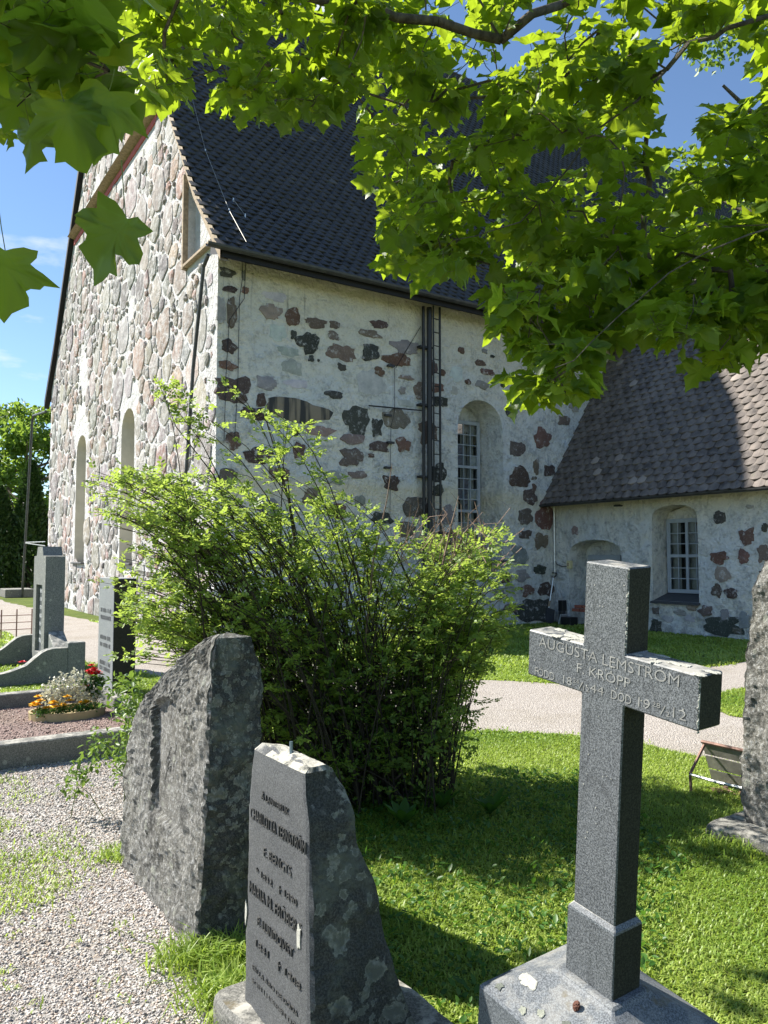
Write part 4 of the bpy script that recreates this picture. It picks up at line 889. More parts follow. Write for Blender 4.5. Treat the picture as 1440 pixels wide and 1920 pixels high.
mb = MB(); cc = plinth_front(.02, .74) + slopeN * .007
for r_ in range(5):
    for k in range(7):
        an = k * .9 + r_ * .5; rr = .0075 * math.sin((r_ + .8) / 5.6 * math.pi); p = cc + cA * (r_ - 2) * .0032 + (cU * math.sin(an) + slopeU * math.cos(an)) * rr
        mb.box(p, cA, cU, slopeU, .0022, .0028, .0028)
mb.build('scales', M['cone'], cone)

# --- inscribed stone with flat front and thick rough back
LB = np.array([-.461, 2.733, .12])
ls = empty('inscribed_gravestone', LB - ZZ * .12, 'dark grey inscribed gravestone widening to a thick lichen spotted base, small bolt on top', 'gravestone')
LB0 = LB - ZZ * .12
lt = loft('stone_body', LB0, [(.07, 0, .47, -.02, .42), (.13, -.002, .468, -.015, .37), (.2, -.008, .462, -.01, .34), (.29, -.018, .45, -.005, .305), (.44, -.026, .436, 0, .27), (.57, -.022, .431, 0, .245), (.72, -.015, .43, 0, .175), (.80, -.008, .428, 0, .165), (.88, 0, .40, .002, .15), (.945, .006, .383, .008, .115), (.958, .02, .37, .03, .095)], M['granite2'], ls, m=26, mu=22, nl=60, amp=.012, amp_front=.0018, seed=4, corner=.004, top_amp=.014, freq=6)
lb = loft('base_slab', LB0 + WV * (-.12) + U * (-.09), [(-.05, 0, .74, 0, .60), (.09, .0, .73, .0, .60), (.115, .015, .71, .015, .58)], M['kerb'], ls, m=18, mu=14, nl=10, amp=.008, seed=9, corner=.01, top_amp=.006)
mb = MB(); mb.tube([LB0 + WV * .20 + U * .055 + ZZ * .955, LB0 + WV * .20 + U * .055 + ZZ * 1.0], .006, 8); mb.build('bolt', M['bolt'], ls)
LT = [('Å LANTBRUK', .80, .20, .030, .20), ('CHARLOTTA TERNSTRÖM', .715, .215, .054, .40), ('F. BENGTS', .62, .22, .044, .20), ('* 1832   † 1890', .545, .21, .030, .30), ('MARIA M. FRÖBERG', .468, .20, .054, .38), ('F. LUNDQVIST', .385, .21, .042, .26), ('1841   † 1908', .315, .23, .032, .32),
      ('SÄLLA ÄRO DE DÖDA', .235, .22, .022, .33), ('SOM I HERREN DÖ', .195, .22, .022, .32)]
for txt, z, w, sz, wd in LT:
    text_mesh('inscription', txt, LB0 + WV * w + ZZ * z - U * (.0036 + max(0, .44 - z) * .035), WV, ZZ, sz, wd, M['letter2'], ls, .0009)
for (w, z, rx, rz, sd) in ((.375, .46, .012, .040, 13), (-.016, .39, .008, .035, 26)):
    lichen_patch(ls, LB0 + WV * w + ZZ * z - U * .003, WV, ZZ, -U, rx, rz, sd, M['lichen'], .002)
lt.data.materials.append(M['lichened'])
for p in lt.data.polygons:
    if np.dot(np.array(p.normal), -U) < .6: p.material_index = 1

# --- big rough rock gravestone
RB = np.array([-.744, 3.25, 0.0])
rk = empty('rock_gravestone', RB, 'large rough boulder gravestone with lichen and a smoothed panel, beside the gravel', 'gravestone')
def rock_front(w, z):
    """smoothed, slightly sunken panel with an arched head"""
    dw = max(0, abs(w + .47) - .20); dz = max(0, .40 - z) + max(0, z - (.94 - (abs(w + .47) / .2) ** 2 * .06)); k = max(0, 1 - max(dw, dz) / .018)
    return -.032 * k, 1 - .9 * k
rb = loft('boulder', RB, [(-.06, -1.2, .0, -.02, .25), (.08, -1.17, 0.0, -.01, .25), (.3, -1.15, 0.0, -.005, .245), (.48, -1.16, .02, 0, .24), (.62, -1.10, .03, 0, .24), (.76, -1.03, .045, 0, .245), (.86, -.93, .05, .0, .245), (.96, -.72, .055, 0, .24), (1.06, -.53, .055, .005, .235), (1.15, -.34, .06, .01, .225), (1.22, -.16, .06, .015, .205), (1.27, -.05, .05, .03, .18), (1.285, .0, .03, .06, .13)],
          M['rock'], rk, m=66, mu=28, nl=100, amp=.013, amp_front=.013, seed=2, corner=.006, top_amp=.012, front_fn=rock_front, freq=11)
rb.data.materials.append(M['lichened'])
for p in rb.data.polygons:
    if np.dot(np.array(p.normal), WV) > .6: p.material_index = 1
for cx, cz, rr, a0, a1 in ((-.47, .66, .055, 0, 5.2), (-.42, .64, .032, 1, 6), (-.52, .64, .03, -1, 4), (-.47, .56, .085, .3, 2.9), (-.47, .78, .06, 3.4, 6.1), (-.47, .50, .11, .4, 2.8)):
    mb = MB(); mb.tube([RB + WV * (cx + rr * math.cos(a0 + (a1 - a0) * k / 12)) + ZZ * (cz + rr * 1.3 * math.sin(a0 + (a1 - a0) * k / 12)) + U * .0325 for k in range(13)], .003, 5); mb.build('carved_scroll', M['rock'], rk)

# --- rough stone at the right edge, on a pale slab
GB = np.array([2.093, 4.665, 0.0])
gs = empty('rough_gravestone', GB, 'tall rough grey gravestone at the right edge standing on a pale slab', 'gravestone')
loft('stone_body', GB, [(.075, .01, .8, 0, .3), (.12, -.004, .82, 0, .3), (.4, .0, .82, 0, .3), (.55, .012, .82, 0, .3), (.96, .045, .8, 0, .29), (1.28, .08, .78, .0, .28), (1.45, .12, .74, .01, .27), (1.58, .16, .66, .03, .24), (1.60, .2, .6, .05, .2)], M['rock'], gs, m=46, mu=22, nl=80, amp=.022, amp_front=.024, seed=7, corner=.02, top_amp=.012, freq=5)
loft('base_slab', GB + WV * (-.12) - U * .22, [(-.05, 0, 1.2, 0, .8), (.05, .01, 1.2, .0, .8), (.07, .03, 1.18, .02, .78)], M['kerb'], gs, m=16, mu=10, nl=8, amp=.012, seed=12, corner=.02, top_amp=.006)

# --- tipped rusty plant stand near it
PO = np.array([2.10, 5.43, 0.0])
def PS(w, u_, z): return PO + WV * w + U * u_ + ZZ * z
ps = empty('plant_stand', PO, 'small rusty metal plant stand with a leaning grey panel on the lawn', 'stand')
for w in (0.0, .40):
    mb = MB(); mb.tube([PS(w, .0, 0), PS(w, -.005, .13), PS(w, .16, .30)], .011, 6); mb.build('leg', M['rust'], ps)
mb = MB(); mb.tube([PS(0, -.005, .125), PS(.2, -.005, .12), PS(.40, -.005, .125)], .010, 6); mb.build('rail', M['silver'], ps)
for k in range(3):
    z1, z0_ = .32 - k * .10, .325 - (k + 1) * .10
    mb = MB(); f_ = lambda z: .16 + (.32 - z) * .38
    mb.add([PS(-.02, f_(z1), z1), PS(.56, f_(z1), z1), PS(.56, f_(z0_), z0_ + .006), PS(-.02, f_(z0_), z0_ + .006)] + [PS(-.02, f_(z1) + .012, z1), PS(.56, f_(z1) + .012, z1), PS(.56, f_(z0_) + .012, z0_ + .006), PS(-.02, f_(z0_) + .012, z0_ + .006)], [(0, 1, 2, 3), (7, 6, 5, 4), (0, 4, 5, 1), (1, 5, 6, 2), (2, 6, 7, 3), (3, 7, 4, 0)]); mb.build('slat', M['zinc'], ps)
mb = MB(); mb.tube([PS(-.02, .16, .322), PS(.56, .16, .322)], .012, 6); mb.build('rail', M['rust'], ps)
mb = MB(); r5 = random.Random(4)
for k in range(60): mb.box(PS(r5.uniform(.02, .6), r5.uniform(.14, .34), r5.uniform(.0, .012)), U, V, ZZ, r5.uniform(.006, .022), r5.uniform(.006, .022), r5.uniform(.004, .012))
o = mb.build('bare_soil', M['soil']); tag(o, 'bare brown soil under the plant stand', kind='stuff')

# --- grave bed with kerb, pale stele, flower tray
KB = np.array([-2.9, 6.0, 0.0])
def KP(u_, w, z): return KB + U * u_ + WV * w + ZZ * z
kb = empty('grave_kerb', KB, 'grey stone kerb framing a reddish gravel grave bed', 'grave kerb')
for (u0, u1, w0, w1) in ((-3, 1.42, -.16, .02), (-3, 1.42, -2.55, -2.38), (1.24, 1.42, -2.38, -.16)):
    mb = MB(); mb.box(KP((u0 + u1) / 2, (w0 + w1) / 2, .085), U, WV, ZZ, (u1 - u0) / 2 - .002, (w1 - w0) / 2 - .002, .105); mb.build('kerb_stone', M['kerb'], kb, bevel=.01)
mb = MB(); mb.poly([KP(-3, -2.39, .05), KP(1.25, -2.39, .05), KP(1.25, -.15, .05), KP(-3, -.15, .05)]); mb.build('gravel_bed', M['redgravel'], kb)
st1 = empty('pale_stele', KP(1.5, -2.3, 0), 'tall pale grey polished stele behind the flower tray', 'gravestone')
def slab_pts(u0, u1, w0, w1, z1, rnd, name, mat, par, z0=0.0):
    o_ = [(w0, z0), (w1, z0)] + [(w1 - rnd + rnd * math.cos(k * math.pi / 10), z1 - rnd + rnd * math.sin(k * math.pi / 10)) for k in range(6)] + [(w0 + rnd + rnd * math.cos(math.pi / 2 + k * math.pi / 10), z1 - rnd + rnd * math.sin(math.pi / 2 + k * math.pi / 10)) for k in range(6)]
    n = len(o_); mb = MB(); mb.add([KP(u0, w, z) for w, z in o_] + [KP(u1, w, z) for w, z in o_], [tuple(range(n)), tuple(range(n, 2 * n))[::-1]] + [(i, (i + 1) % n, n + (i + 1) % n, n + i) for i in range(n)]); return mb.build(name, mat, par, bevel=.006)
sb_ = slab_pts(1.33, 1.57, -2.66, -2.02, 1.385, .02, 'slab', M['pale'], st1, 0); sb_.data.materials.append(M['algae_shade'])
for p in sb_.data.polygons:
    if np.dot(np.array(p.normal), WV) > .8: p.material_index = 1      # flank's shade put into a darker colour
for z in (1.0, .92, .70, .62, .42, .36): strokes('inscription', KP(1.329, -2.34, z), WV, ZZ, .05, .45, M['faint'], st1)
st2 = empty('low_stele', KP(1.8, -2.8, 0), 'low pale rounded stele half hidden behind the tall pale one', 'gravestone')
slab_pts(1.60, 1.70, -3.3, -2.6, 1.06, .08, 'slab', M['pale'], st2, 0)
tray = empty('flower_tray', KP(.30, -1.55, .05), 'oval tan plastic tray of flowers on the reddish gravel', 'tray')
TC = KP(.80, -1.60, .05)
mb = MB(); n = 26; ring = []
for (rr, zz) in ((.98, 0), (1.0, .075), (.94, .075), (.92, .02)): ring += [TC + U * .36 * rr * math.cos(2 * math.pi * k / n) + V * .27 * rr * math.sin(2 * math.pi * k / n) + ZZ * zz for k in range(n)]
mb.add(ring, [(r_ * n + k, r_ * n + (k + 1) % n, (r_ + 1) * n + (k + 1) % n, (r_ + 1) * n + k) for r_ in range(3) for k in range(n)] + [tuple(3 * n + k for k in range(n))]); mb.build('rim', M['tan'], tray)

def leaf_quads(P, nrm, dirv, L, Wd, fold=.25):
    """P base points (N,3); returns verts, tri faces for folded leaves of 6 verts"""
    d = dirv / np.linalg.norm(dirv, axis=1, keepdims=True); n = nrm - d * (nrm * d).sum(1, keepdims=True); n /= np.linalg.norm(n, axis=1, keepdims=True) + 1e-9; s = np.cross(d, n)
    L = np.asarray(L)[:, None]; Wd = np.asarray(Wd)[:, None]
    v0 = P; v1 = P + d * L * .35 + s * Wd * .5 + n * Wd * fold; v2 = P + d * L * .35 - s * Wd * .5 + n * Wd * fold; v3 = P + d * L * .72 + s * Wd * .38 + n * Wd * fold * .6; v4 = P + d * L * .72 - s * Wd * .38 + n * Wd * fold * .6; v5 = P + d * L - n * L * .06
    vv = np.stack([v0, v1, v2, v3, v4, v5], 1).reshape(-1, 3); b = (np.arange(len(P)) * 6)[:, None, None]
    f = np.array([[0, 1, 5], [0, 5, 2], [1, 3, 5], [2, 5, 4]])[None] + b
    return vv, f.reshape(-1, 3)
def rdir(n, g=rng): d = g.normal(size=(n, 3)); return d / np.linalg.norm(d, axis=1, keepdims=True)
def leafcloud(name, P, L, Wd, mat, parent, up=.6, out=None, kind='stuff', label=None):
    n = len(P); nr = rdir(n) + np.array([0, 0, up * 2]); dv = rdir(n) + (0 if out is None else out) + np.array([0, 0, -.1])
    vv, f = leaf_quads(P, nr, dv, rng.uniform(.7, 1.25, n) * L, rng.uniform(.7, 1.25, n) * Wd)
    o = mesh_obj(name, vv, f, mat, parent, smooth=False, attrs={'rnd': np.repeat(np.clip(rng.normal(.45, .28, n), 0, 1), 6)})
    if kind: o['kind'] = kind
    if label: o['label'] = label
    return o
def ball(c, r, n, ax=None):
    d = rdir(n); rad = rng.random(n) ** .45; return np.asarray(c) + d * rad[:, None] * np.asarray(r)
def flower(par, c, r, mat, npet=9, nm='bloom', seed=0):
    mb = MB(); r_ = random.Random(seed)
    for layer in range(3):
        for k in range(npet):
            an = 2 * math.pi * k / npet + layer * .4; tilt = .25 + layer * .45; d = np.array([math.cos(an) * math.cos(tilt), math.sin(an) * math.cos(tilt), math.sin(tilt)]); s = np.cross(d, ZZ); s /= np.linalg.norm(s); rr = r * (1 - .22 * layer) * r_.uniform(.85, 1.1)
            mb.add([c, c + d * rr * .6 + s * rr * .32, c + d * rr * 1.0 + s * rr * .12 - ZZ * rr * .06, c + d * rr * 1.0 - s * rr * .12 - ZZ * rr * .06, c + d * rr * .6 - s * rr * .32], [(0, 1, 2, 3, 4)])
    return mb.build(nm, mat, par)
mg = empty('yellow_marigolds', TC, 'yellow orange marigolds at the near side of the oval tray', 'flowers')
r6 = random.Random(8)
for k in range(17):
    p = TC + U * r6.uniform(-.29, .22) + WV * r6.uniform(.02, .2) * .9 + ZZ * r6.uniform(.11, .22) - U * .04; flower(mg, p, r6.uniform(.04, .055), M['yellow'], 9, 'bloom', k)
leafcloud('foliage', np.concatenate([ball(TC + U * a + WV * .12 + ZZ * .08, (.1, .1, .06), 260) for a in (-.24, -.08, .08, .2)]), .035, .012, M['weed'], mg, .5)
sv = empty('silvery_plant', TC, 'silvery white leaved plant in the middle of the oval tray', 'plant')
leafcloud('foliage', np.concatenate([ball(TC + U * a + V * .05 + ZZ * h, (.14, .13, .16), 240) for a, h in ((-.12, .22), (.02, .30), (.16, .26), (.25, .18))]), .04, .022, M['silverleaf'], sv, .5)
rg_ = empty('red_geranium', TC + U * .2, 'bright red flowers at the back of the oval tray', 'flowers')
for k in range(9): flower(rg_, TC + U * (.24 + r6.uniform(-.05, .08)) + V * r6.uniform(-.02, .12) + ZZ * (.43 + r6.uniform(-.05, .04)), .045, M['redp'], 8, 'bloom', k + 50)
flower(rg_, TC + U * .18 + ZZ * .27, .035, M['redp'], 8, 'bloom', 80)
leafcloud('foliage', ball(TC + U * .25 + V * .05 + ZZ * .28, (.1, .1, .12), 260), .05, .035, M['weed'], rg_, .6)

# --- curved grave surround with tall monument
CB = np.array([-4.736, 9.742, 0.0])
def CP(u_, w, z): return CB + U * u_ + WV * w + ZZ * z
def curb(loc_w, name, label, len0=-.35):
    e = empty(name, CP(0, loc_w, 0), label, 'grave kerb', 'curved kerbs of the monument grave')
    us = np.linspace(len0, .77, 24); zt = np.interp(us, [-.35, -.02, .1, .285, .4, .5, .6, .77], [.14, .165, .185, .25, .35, .425, .445, .445]); mb = MB(); n = len(us); vv = []
    for side in (0, -.17): vv += [CP(u_, loc_w + side, 0) for u_ in us] + [CP(u_, loc_w + side, z) for u_, z in zip(us, zt)]
    ff = []
    for i in range(n - 1): ff += [(i, i + 1, n + i + 1, n + i), (2 * n + i, 3 * n + i, 3 * n + i + 1, 2 * n + i + 1), (n + i, n + i + 1, 3 * n + i + 1, 3 * n + i)]
    ff += [(0, n, 3 * n, 2 * n), (n - 1, 3 * n - 1, 4 * n - 1, 2 * n - 1)]
    mb.add(vv, ff); mb.build('kerb_curve', M['granite3'], e)
    mb = MB(); mb.box(CP(.88, loc_w - .085, .255), U, WV, ZZ, .108, .10, .256); mb.build('end_block', M['granite3'], e, bevel=.01)
curb(0.0, 'curved_kerb', 'curved grey grave kerb stepping up to a block, nearer of the pair')
curb(-2.1, 'curved_kerb', 'curved grey grave kerb at the left edge, farther of the pair', -.9)
mo = empty('monument_stone', CP(.75, -1.45, 0), 'tall rectangular grey monument with gabled top and dark inscription panel', 'gravestone')
g0, g1, u0, u1 = -1.93, -1.02, .66, .92
ol = [(g0, 0), (g1, 0), (g1 + .0, 1.63), (g1 - .2, 1.64), (g1 - .27, 1.77), (g0 + .27, 1.77), (g0 + .2, 1.64), (g0, 1.63)]
hole = [(g0 + .22, .25), (g0 + .22, 1.22), (g1 - .22, 1.22), (g1 - .22, .25)]
mb = MB(); n = len(ol)
mb.poly([CP(u0, w, z) for w, z in ol], [[CP(u0, w, z) for w, z in hole]])
mb.add([CP(u0, w, z) for w, z in ol] + [CP(u1, w, z) for w, z in ol], [(i, (i + 1) % n, n + (i + 1) % n, n + i) for i in range(n)] + [tuple(range(n, 2 * n))])
mb.add([CP(u0, w, z) for w, z in hole] + [CP(u0 + .05, w, z) for w, z in hole], [(i, (i + 1) % 4, 4 + (i + 1) % 4, 4 + i) for i in range(4)]); mb.build('block', M['granite3'], mo)
mb = MB(); mb.poly([CP(u0 + .048, w, z) for w, z in hole]); mb.build('inscription_panel', M['granite'], mo)
for i in range(7): strokes('inscription', CP(u0 + .047, (g0 + g1) / 2, 1.1 - i * .12), WV, ZZ, .06, .36, M['white'], mo)
for (a, b, h) in ((g1 + .005, g1 + .45, .58), (g0 - .25, g0 - .005, .58)):
    mb = MB(); mb.add([CP(u0 + .05, a, 0), CP(u0 + .05, b, 0), CP(u0 + .05, b, h - .2), CP(u0 + .05, a, h), CP(u1, a, 0), CP(u1, b, 0), CP(u1, b, h - .2), CP(u1, a, h)], [(0, 1, 2, 3), (7, 6, 5, 4), (0, 4, 5, 1), (1, 5, 6, 2), (2, 6, 7, 3), (3, 7, 4, 0)]); mb.build('side_block', M['granite3'], mo, bevel=.012)
rf = empty('red_bloom', CP(.12, -.3, .1), 'single red flower between the curved kerbs of the monument grave', 'flower')
flower(rf, CP(.28, -.30, .26), .05, M['redp'], 9, 'bloom', 5); mb = MB(); mb.tube([CP(.28, -.3, 0), CP(.28, -.3, .25)], .006, 5); mb.build('stem', M['petiole'], rf)

# --- little iron fence, slab, hut far left
FB = np.array([-7.55, 15.6, 0.0]); fe = empty('iron_grave_fence', FB, 'low thin iron fence of bars at the left edge of the path', 'fence')
for k in range(5): mb = MB(); mb.tube([FB + U * (.5 - k * .28) + ZZ * 0, FB + U * (.5 - k * .28) + ZZ * .58], .014, 5); mb.build('post', M['rust'], fe)
for z in (.18, .32, .46): mb = MB(); mb.tube([FB + U * .5 + ZZ * z, FB - U * .62 + ZZ * z], .008, 5); mb.build('rail', M['rust'], fe)
sl = empty('flat_grave_slab', (-15.2, 32.5, 0), 'low grey stone slab in front of the clipped conifers', 'slab')
mb = MB(); mb.box((-15.3, 32.6, .17), U, V, ZZ, .55, .8, .17); mb.build('slab', M['kerb'], sl, bevel=.02)
hu = empty('garden_hut', (-21.6, 41, 0), 'corner of a small dark green hut with pale roof', 'hut')
mb = MB(); mb.box((-22.2, 41, 1.0), np.array([1., 0, 0]), np.array([0, 1., 0]), ZZ, 1.7, 1.5, 1.0); mb.build('wall', M['hut'], hu)
mb = MB(); mb.add([(-24.4, 39.2, 2.0), (-20.05, 39.2, 1.72), (-20.05, 42.8, 1.72), (-24.4, 42.8, 2.0), (-22.4, 39.2, 2.75), (-22.4, 42.8, 2.75)], [(0, 4, 5, 3), (1, 2, 5, 4), (0, 1, 4)]); mb.build('roof', M['hutroof'], hu)

# ================================================================== TREES IN THE BACKGROUND
def limb_tree(name, base, h, crown, label, leaf=.16, n=9000, group=None, mat='treeleaf'):
    e = empty(name, base, label, 'tree', group); base = np.asarray(base, float); r_ = random.Random(int(abs(base[0]) * 10))
    mb = MB(); top = base + ZZ * h * .8 + np.array([r_.uniform(-.4, .4), 0, 0]); mb.tube([base, base + ZZ * h * .3, base + ZZ * h * .55 + U * .2, top], [h * .028, h * .022, h * .014, h * .004], 8)
    for k in range(16):
        z = h * r_.uniform(.28, .7); an = r_.uniform(0, 6.28); L = crown * r_.uniform(.6, 1.0); d = np.array([math.cos(an), math.sin(an), .45]); p = base + ZZ * z
        mb.tube([p, p + d * L * .5, p + d * L + ZZ * .2 * L], [h * .010, h * .006, h * .002], 5)
    mb.build('trunk', M['bark'], e)
    P = []
    for k in range(60):
        an = r_.uniform(0, 6.28); zf = r_.uniform(.26, 1.0); rr = crown * math.sqrt(max(.05, 1 - ((zf - .58) / .46) ** 2)) * r_.uniform(.35, 1.05)
        P.append(ball(base + np.array([math.cos(an) * rr, math.sin(an) * rr, h * zf]), crown * r_.uniform(.16, .30) * np.array([1, 1, .7]), n // 60))
    leafcloud('crown', np.concatenate(P), leaf, leaf * .75, M[mat], e, .4)
limb_tree('broadleaf_tree', (-21.5, 47, 0), 10.5, 4.2, 'tall broadleaf tree left of the church, tallest of the background', .30, 9000, 'trees left of the church')
limb_tree('broadleaf_tree', (-27.5, 50, 0), 8.5, 3.6, 'rounder broadleaf tree at the far left edge', .30, 7000, 'trees left of the church')
limb_tree('broadleaf_tree', (-17.0, 56, 0), 9.0, 4.0, 'broadleaf tree farthest back, nearest the church wall', .30, 6000, 'trees left of the church')
limb_tree('broadleaf_tree', (16.0, 24.8, 0), 23.0, 6.4, 'tall light green tree rising behind the side wing', .22, 16000)
def thuja(base, h, r0, label):
    e = empty('conical_thuja', base, label, 'conifer', 'clipped conifers left of the church'); base = np.asarray(base, float)
    n = 6500; z = rng.random(n) ** .8 * h; an = rng.uniform(0, 6.28, n); rr = r0 * (1 - (z / h) ** 1.6) ** .8 * (.72 + .3 * rng.random(n) + .12 * np.sin(an * 5 + z * 3))
    P = base + np.stack([np.cos(an) * rr, np.sin(an) * rr, z + .05], 1); out = np.stack([np.cos(an) * .5, np.sin(an) * .5, np.full(n, 1.3)], 1)
    leafcloud('crown', P, .26, .11, M['thuja'], e, .0, out); mb = MB(); mb.tube([base, base + ZZ * h * .9], [.12, .02], 6); mb.build('trunk', M['bark'], e)
thuja((-17.3, 38, 0), 6.2, .95, 'tall dark conical conifer close to the church wall'); thuja((-18.6, 37.5, 0), 4.9, 1.05, 'shorter dark conical conifer, second from the church wall'); thuja((-16.2, 38.8, 0), 4.6, .9, 'dark conifer half hidden behind the church corner'); thuja((-20.4, 39.5, 0), 2.6, .9, 'small rounded conifer beside the hut')
# far hedge of woods behind the churchyard so the horizon is closed
P = []
for k in range(130):
    an = R(-75 + 150 * k / 129); D = rng.uniform(95, 125); P.append(ball((math.sin(an) * D, math.cos(an) * D, rng.uniform(3, 6)), (6, 6, rng.uniform(4, 7)), 90))
fw = leafcloud('distant_wood', np.concatenate(P), 1.5, 1.2, M['treeleaf'], None, .4); fw['label'] = 'distant belt of trees beyond the churchyard'

# ================================================================== ROSE SHRUB
SILH = [(150, 880), (205, 885), (262, 868), (285, 905), (330, 880), (372, 872), (400, 880), (430, 872), (470, 872), (520, 880), (560, 895), (640, 890), (700, 935), (745, 985), (800, 1010), (880, 1010), (935, 990), (958, 1070), (975, 1120), (965, 1180), (930, 1230), (905, 1290), (860, 1330), (800, 1370), (760, 1420), (700, 1470), (520, 1480), (470, 1330), (430, 1230), (330, 1260), (270, 1245), (215, 1235), (205, 1180), (225, 1130), (200, 1080), (225, 1040), (185, 985), (210, 940), (160, 915)]
bush = empty('rose_shrub', (-.25, 5.3, 0), 'big leafy rose shrub of many thin canes growing behind the gravestones', 'shrub')
r7 = np.random.default_rng(21)
tips = []
while len(tips) < 400:
    x, y = r7.uniform(150, 980), r7.uniform(780, 1480)
    if not inpoly(x, y, SILH): continue
    if 430 < x < 800 and y > 960 and r7.random() < .5: continue
    D = 5.4 + r7.normal(0, .42) - (.35 if x < 430 else 0)
    tips.append(at(x, y, np.clip(D, 4.45, 6.5)))
for k in range(70):
    x, y = r7.uniform(150, 330), r7.uniform(870, 1240)
    if inpoly(x, y, SILH): tips.append(at(x, y, r7.uniform(4.6, 5.4)))
for k in range(45):
    x, y = r7.uniform(840, 980), r7.uniform(990, 1300)
    if inpoly(x, y, SILH): tips.append(at(x, y, r7.uniform(5.0, 5.9)))
extra = [(300, 725), (290, 740), (322, 760), (415, 705), (345, 790), (510, 770), (540, 800), (478, 775)]
for x, y in extra: tips.append(at(x, y, 5.0))
LP, LD = [], []
cm = MB()
def bez(a, b, c, n): t = np.linspace(0, 1, n)[:, None]; return (1 - t) ** 2 * a + 2 * t * (1 - t) * b + t ** 2 * c
for i, tp_ in enumerate(tips):
    base = np.array([np.clip(-.2 + (tp_[0] + .5) * .32 + r7.normal(0, .30), -1.25, .45), 5.45 + (tp_[1] - 5.4) * .35 + r7.normal(0, .16), 0.0])
    top = tp_; mid = base + (top - base) * np.array([.22, .22, .72]) + np.array([r7.normal(0, .05), r7.normal(0, .05), max(.0, (top[2]) * .18)])
    pts = bez(base, mid, top, 9); r0 = .0055 + .003 * r7.random()
    cm.tube(list(pts), list(np.linspace(r0, .0018, 9)), 4, cap=False)
    L_ = np.linalg.norm(top - base)
    ntw = (5 if r7.random() < .6 else 2) if i < 400 else 6
    for k in range(ntw):
        f = r7.uniform(.12 if i < 400 else .6, 1.0); j = min(7, int(f * 8)); p = pts[j] + (pts[j + 1] - pts[j]) * (f * 8 - j)
        d = r7.normal(size=3); d[2] = abs(d[2]) * .5 + .12; d /= np.linalg.norm(d); tl = r7.uniform(.08, .24)
        q = p + d * tl; cm.tube([p, (p + q) / 2 + ZZ * .01, q], [.0022, .0018, .001], 3, cap=False)
        for f2 in np.linspace(.25, 1.0, 6): LP.append(p + (q - p) * f2); LD.append(d)
    for f in np.linspace(.5, 1, 6):
        j = min(7, int(f * 8)); LP.append(pts[j] + (pts[j + 1] - pts[j]) * (f * 8 - j)); LD.append(r7.normal(size=3))
for k in range(45):   # the dense thicket of bare canes near the ground
    b = np.array([r7.uniform(-.8, .42), r7.uniform(5.1, 5.8), 0]); t_ = b + np.array([r7.normal(0, .28), r7.normal(0, .2), r7.uniform(.6, 1.5)]); cm.tube(list(bez(b, (b + t_) / 2 + np.array([0, 0, .1]), t_, 5)), [.006, .005, .004, .003, .002], 4, cap=False)
o = cm.build('canes', M['cane'], bush); o['kind'] = 'stuff'
LP, LD = np.array(LP), np.array(LD); nl_ = len(LP)
# compound leaves: five leaflets on a short stalk
ld = LD / np.linalg.norm(LD, axis=1, keepdims=True) + r7.normal(0, .8, (nl_, 3)); ld[:, 2] *= .6; ld /= np.linalg.norm(ld, axis=1, keepdims=True)
sd = np.cross(ld, ZZ + r7.normal(0, .35, (nl_, 3))); sd /= np.linalg.norm(sd, axis=1, keepdims=True); nn_ = np.cross(sd, ld); nn_ *= np.sign(nn_[:, 2:3] + 1e-6)
PP, DD, NN, RR = [], [], [], []; rl = np.clip(r7.normal(.45, .25, nl_), 0, 1); sz = r7.uniform(.75, 1.3, nl_)[:, None]
for (f, a) in ((.022, 1), (.022, -1), (.040, 1), (.040, -1), (.054, 0)):
    PP.append(LP + ld * f * sz); DD.append((sd * a + ld * .55) if a else ld); NN.append(nn_ + r7.normal(0, .25, (nl_, 3))); RR.append(rl)
PP, DD, NN, RR = [np.concatenate(q) for q in (PP, DD, NN, RR)]
vv, f = leaf_quads(PP, NN, DD, r7.uniform(.023, .037, len(PP)), r7.uniform(.014, .022, len(PP)), .18)
o = mesh_obj('foliage', vv, f, M['shrubleaf'], bush, attrs={'rnd': np.repeat(RR, 6)}); o['kind'] = 'stuff'
for pts in ([(505, 800), (540, 900), (545, 960), (590, 1200)], [(415, 705), (440, 745), (500, 790), (540, 930), (570, 1150)], [(735, 870), (725, 940), (700, 1050), (680, 1250)], [(860, 930), (845, 990), (830, 1060)], [(905, 960), (870, 1000), (850, 1050)], [(830, 950), (850, 1000), (855, 1040)], [(300, 725), (330, 800), (400, 890), (470, 1050), (540, 1250)], [(880, 1320), (830, 1370), (790, 1420), (730, 1470)]):
    mb = MB(); mb.tube([at(x, y, 5.25) for x, y in pts], [.006] * (len(pts) - 1) + [.006] if pts[0][1] > 1000 else list(np.linspace(.002, .008, len(pts))), 5); mb.build('branch', M['twig'] if 600 < pts[0][0] else M['cane'], bush)
mbt = MB()
for k in range(70):
    x, y = r7.uniform(740, 930), r7.uniform(940, 1030); a = at(x, y + 60, 5.3 + r7.normal(0, .2)); b = a + np.array([r7.normal(0, .10), r7.normal(0, .08), r7.uniform(.08, .26)]); c = b + np.array([r7.normal(0, .07), r7.normal(0, .05), r7.uniform(.0, .12)]); mbt.tube([a, b, c], [.0035, .0025, .0012], 3, cap=False)
o = mbt.build('dry_twigs', M['twig'], bush); o['kind'] = 'stuff'; o['label'] = 'bare reddish dry twigs'
BP = np.stack([r7.uniform(-1.1, .62, 4200), r7.uniform(4.95, 5.9, 4200), r7.uniform(.02, .75, 4200) ** 1.2], 1)
leafcloud('low_foliage', BP, .034, .021, M['shrubleaf'], bush, .6)
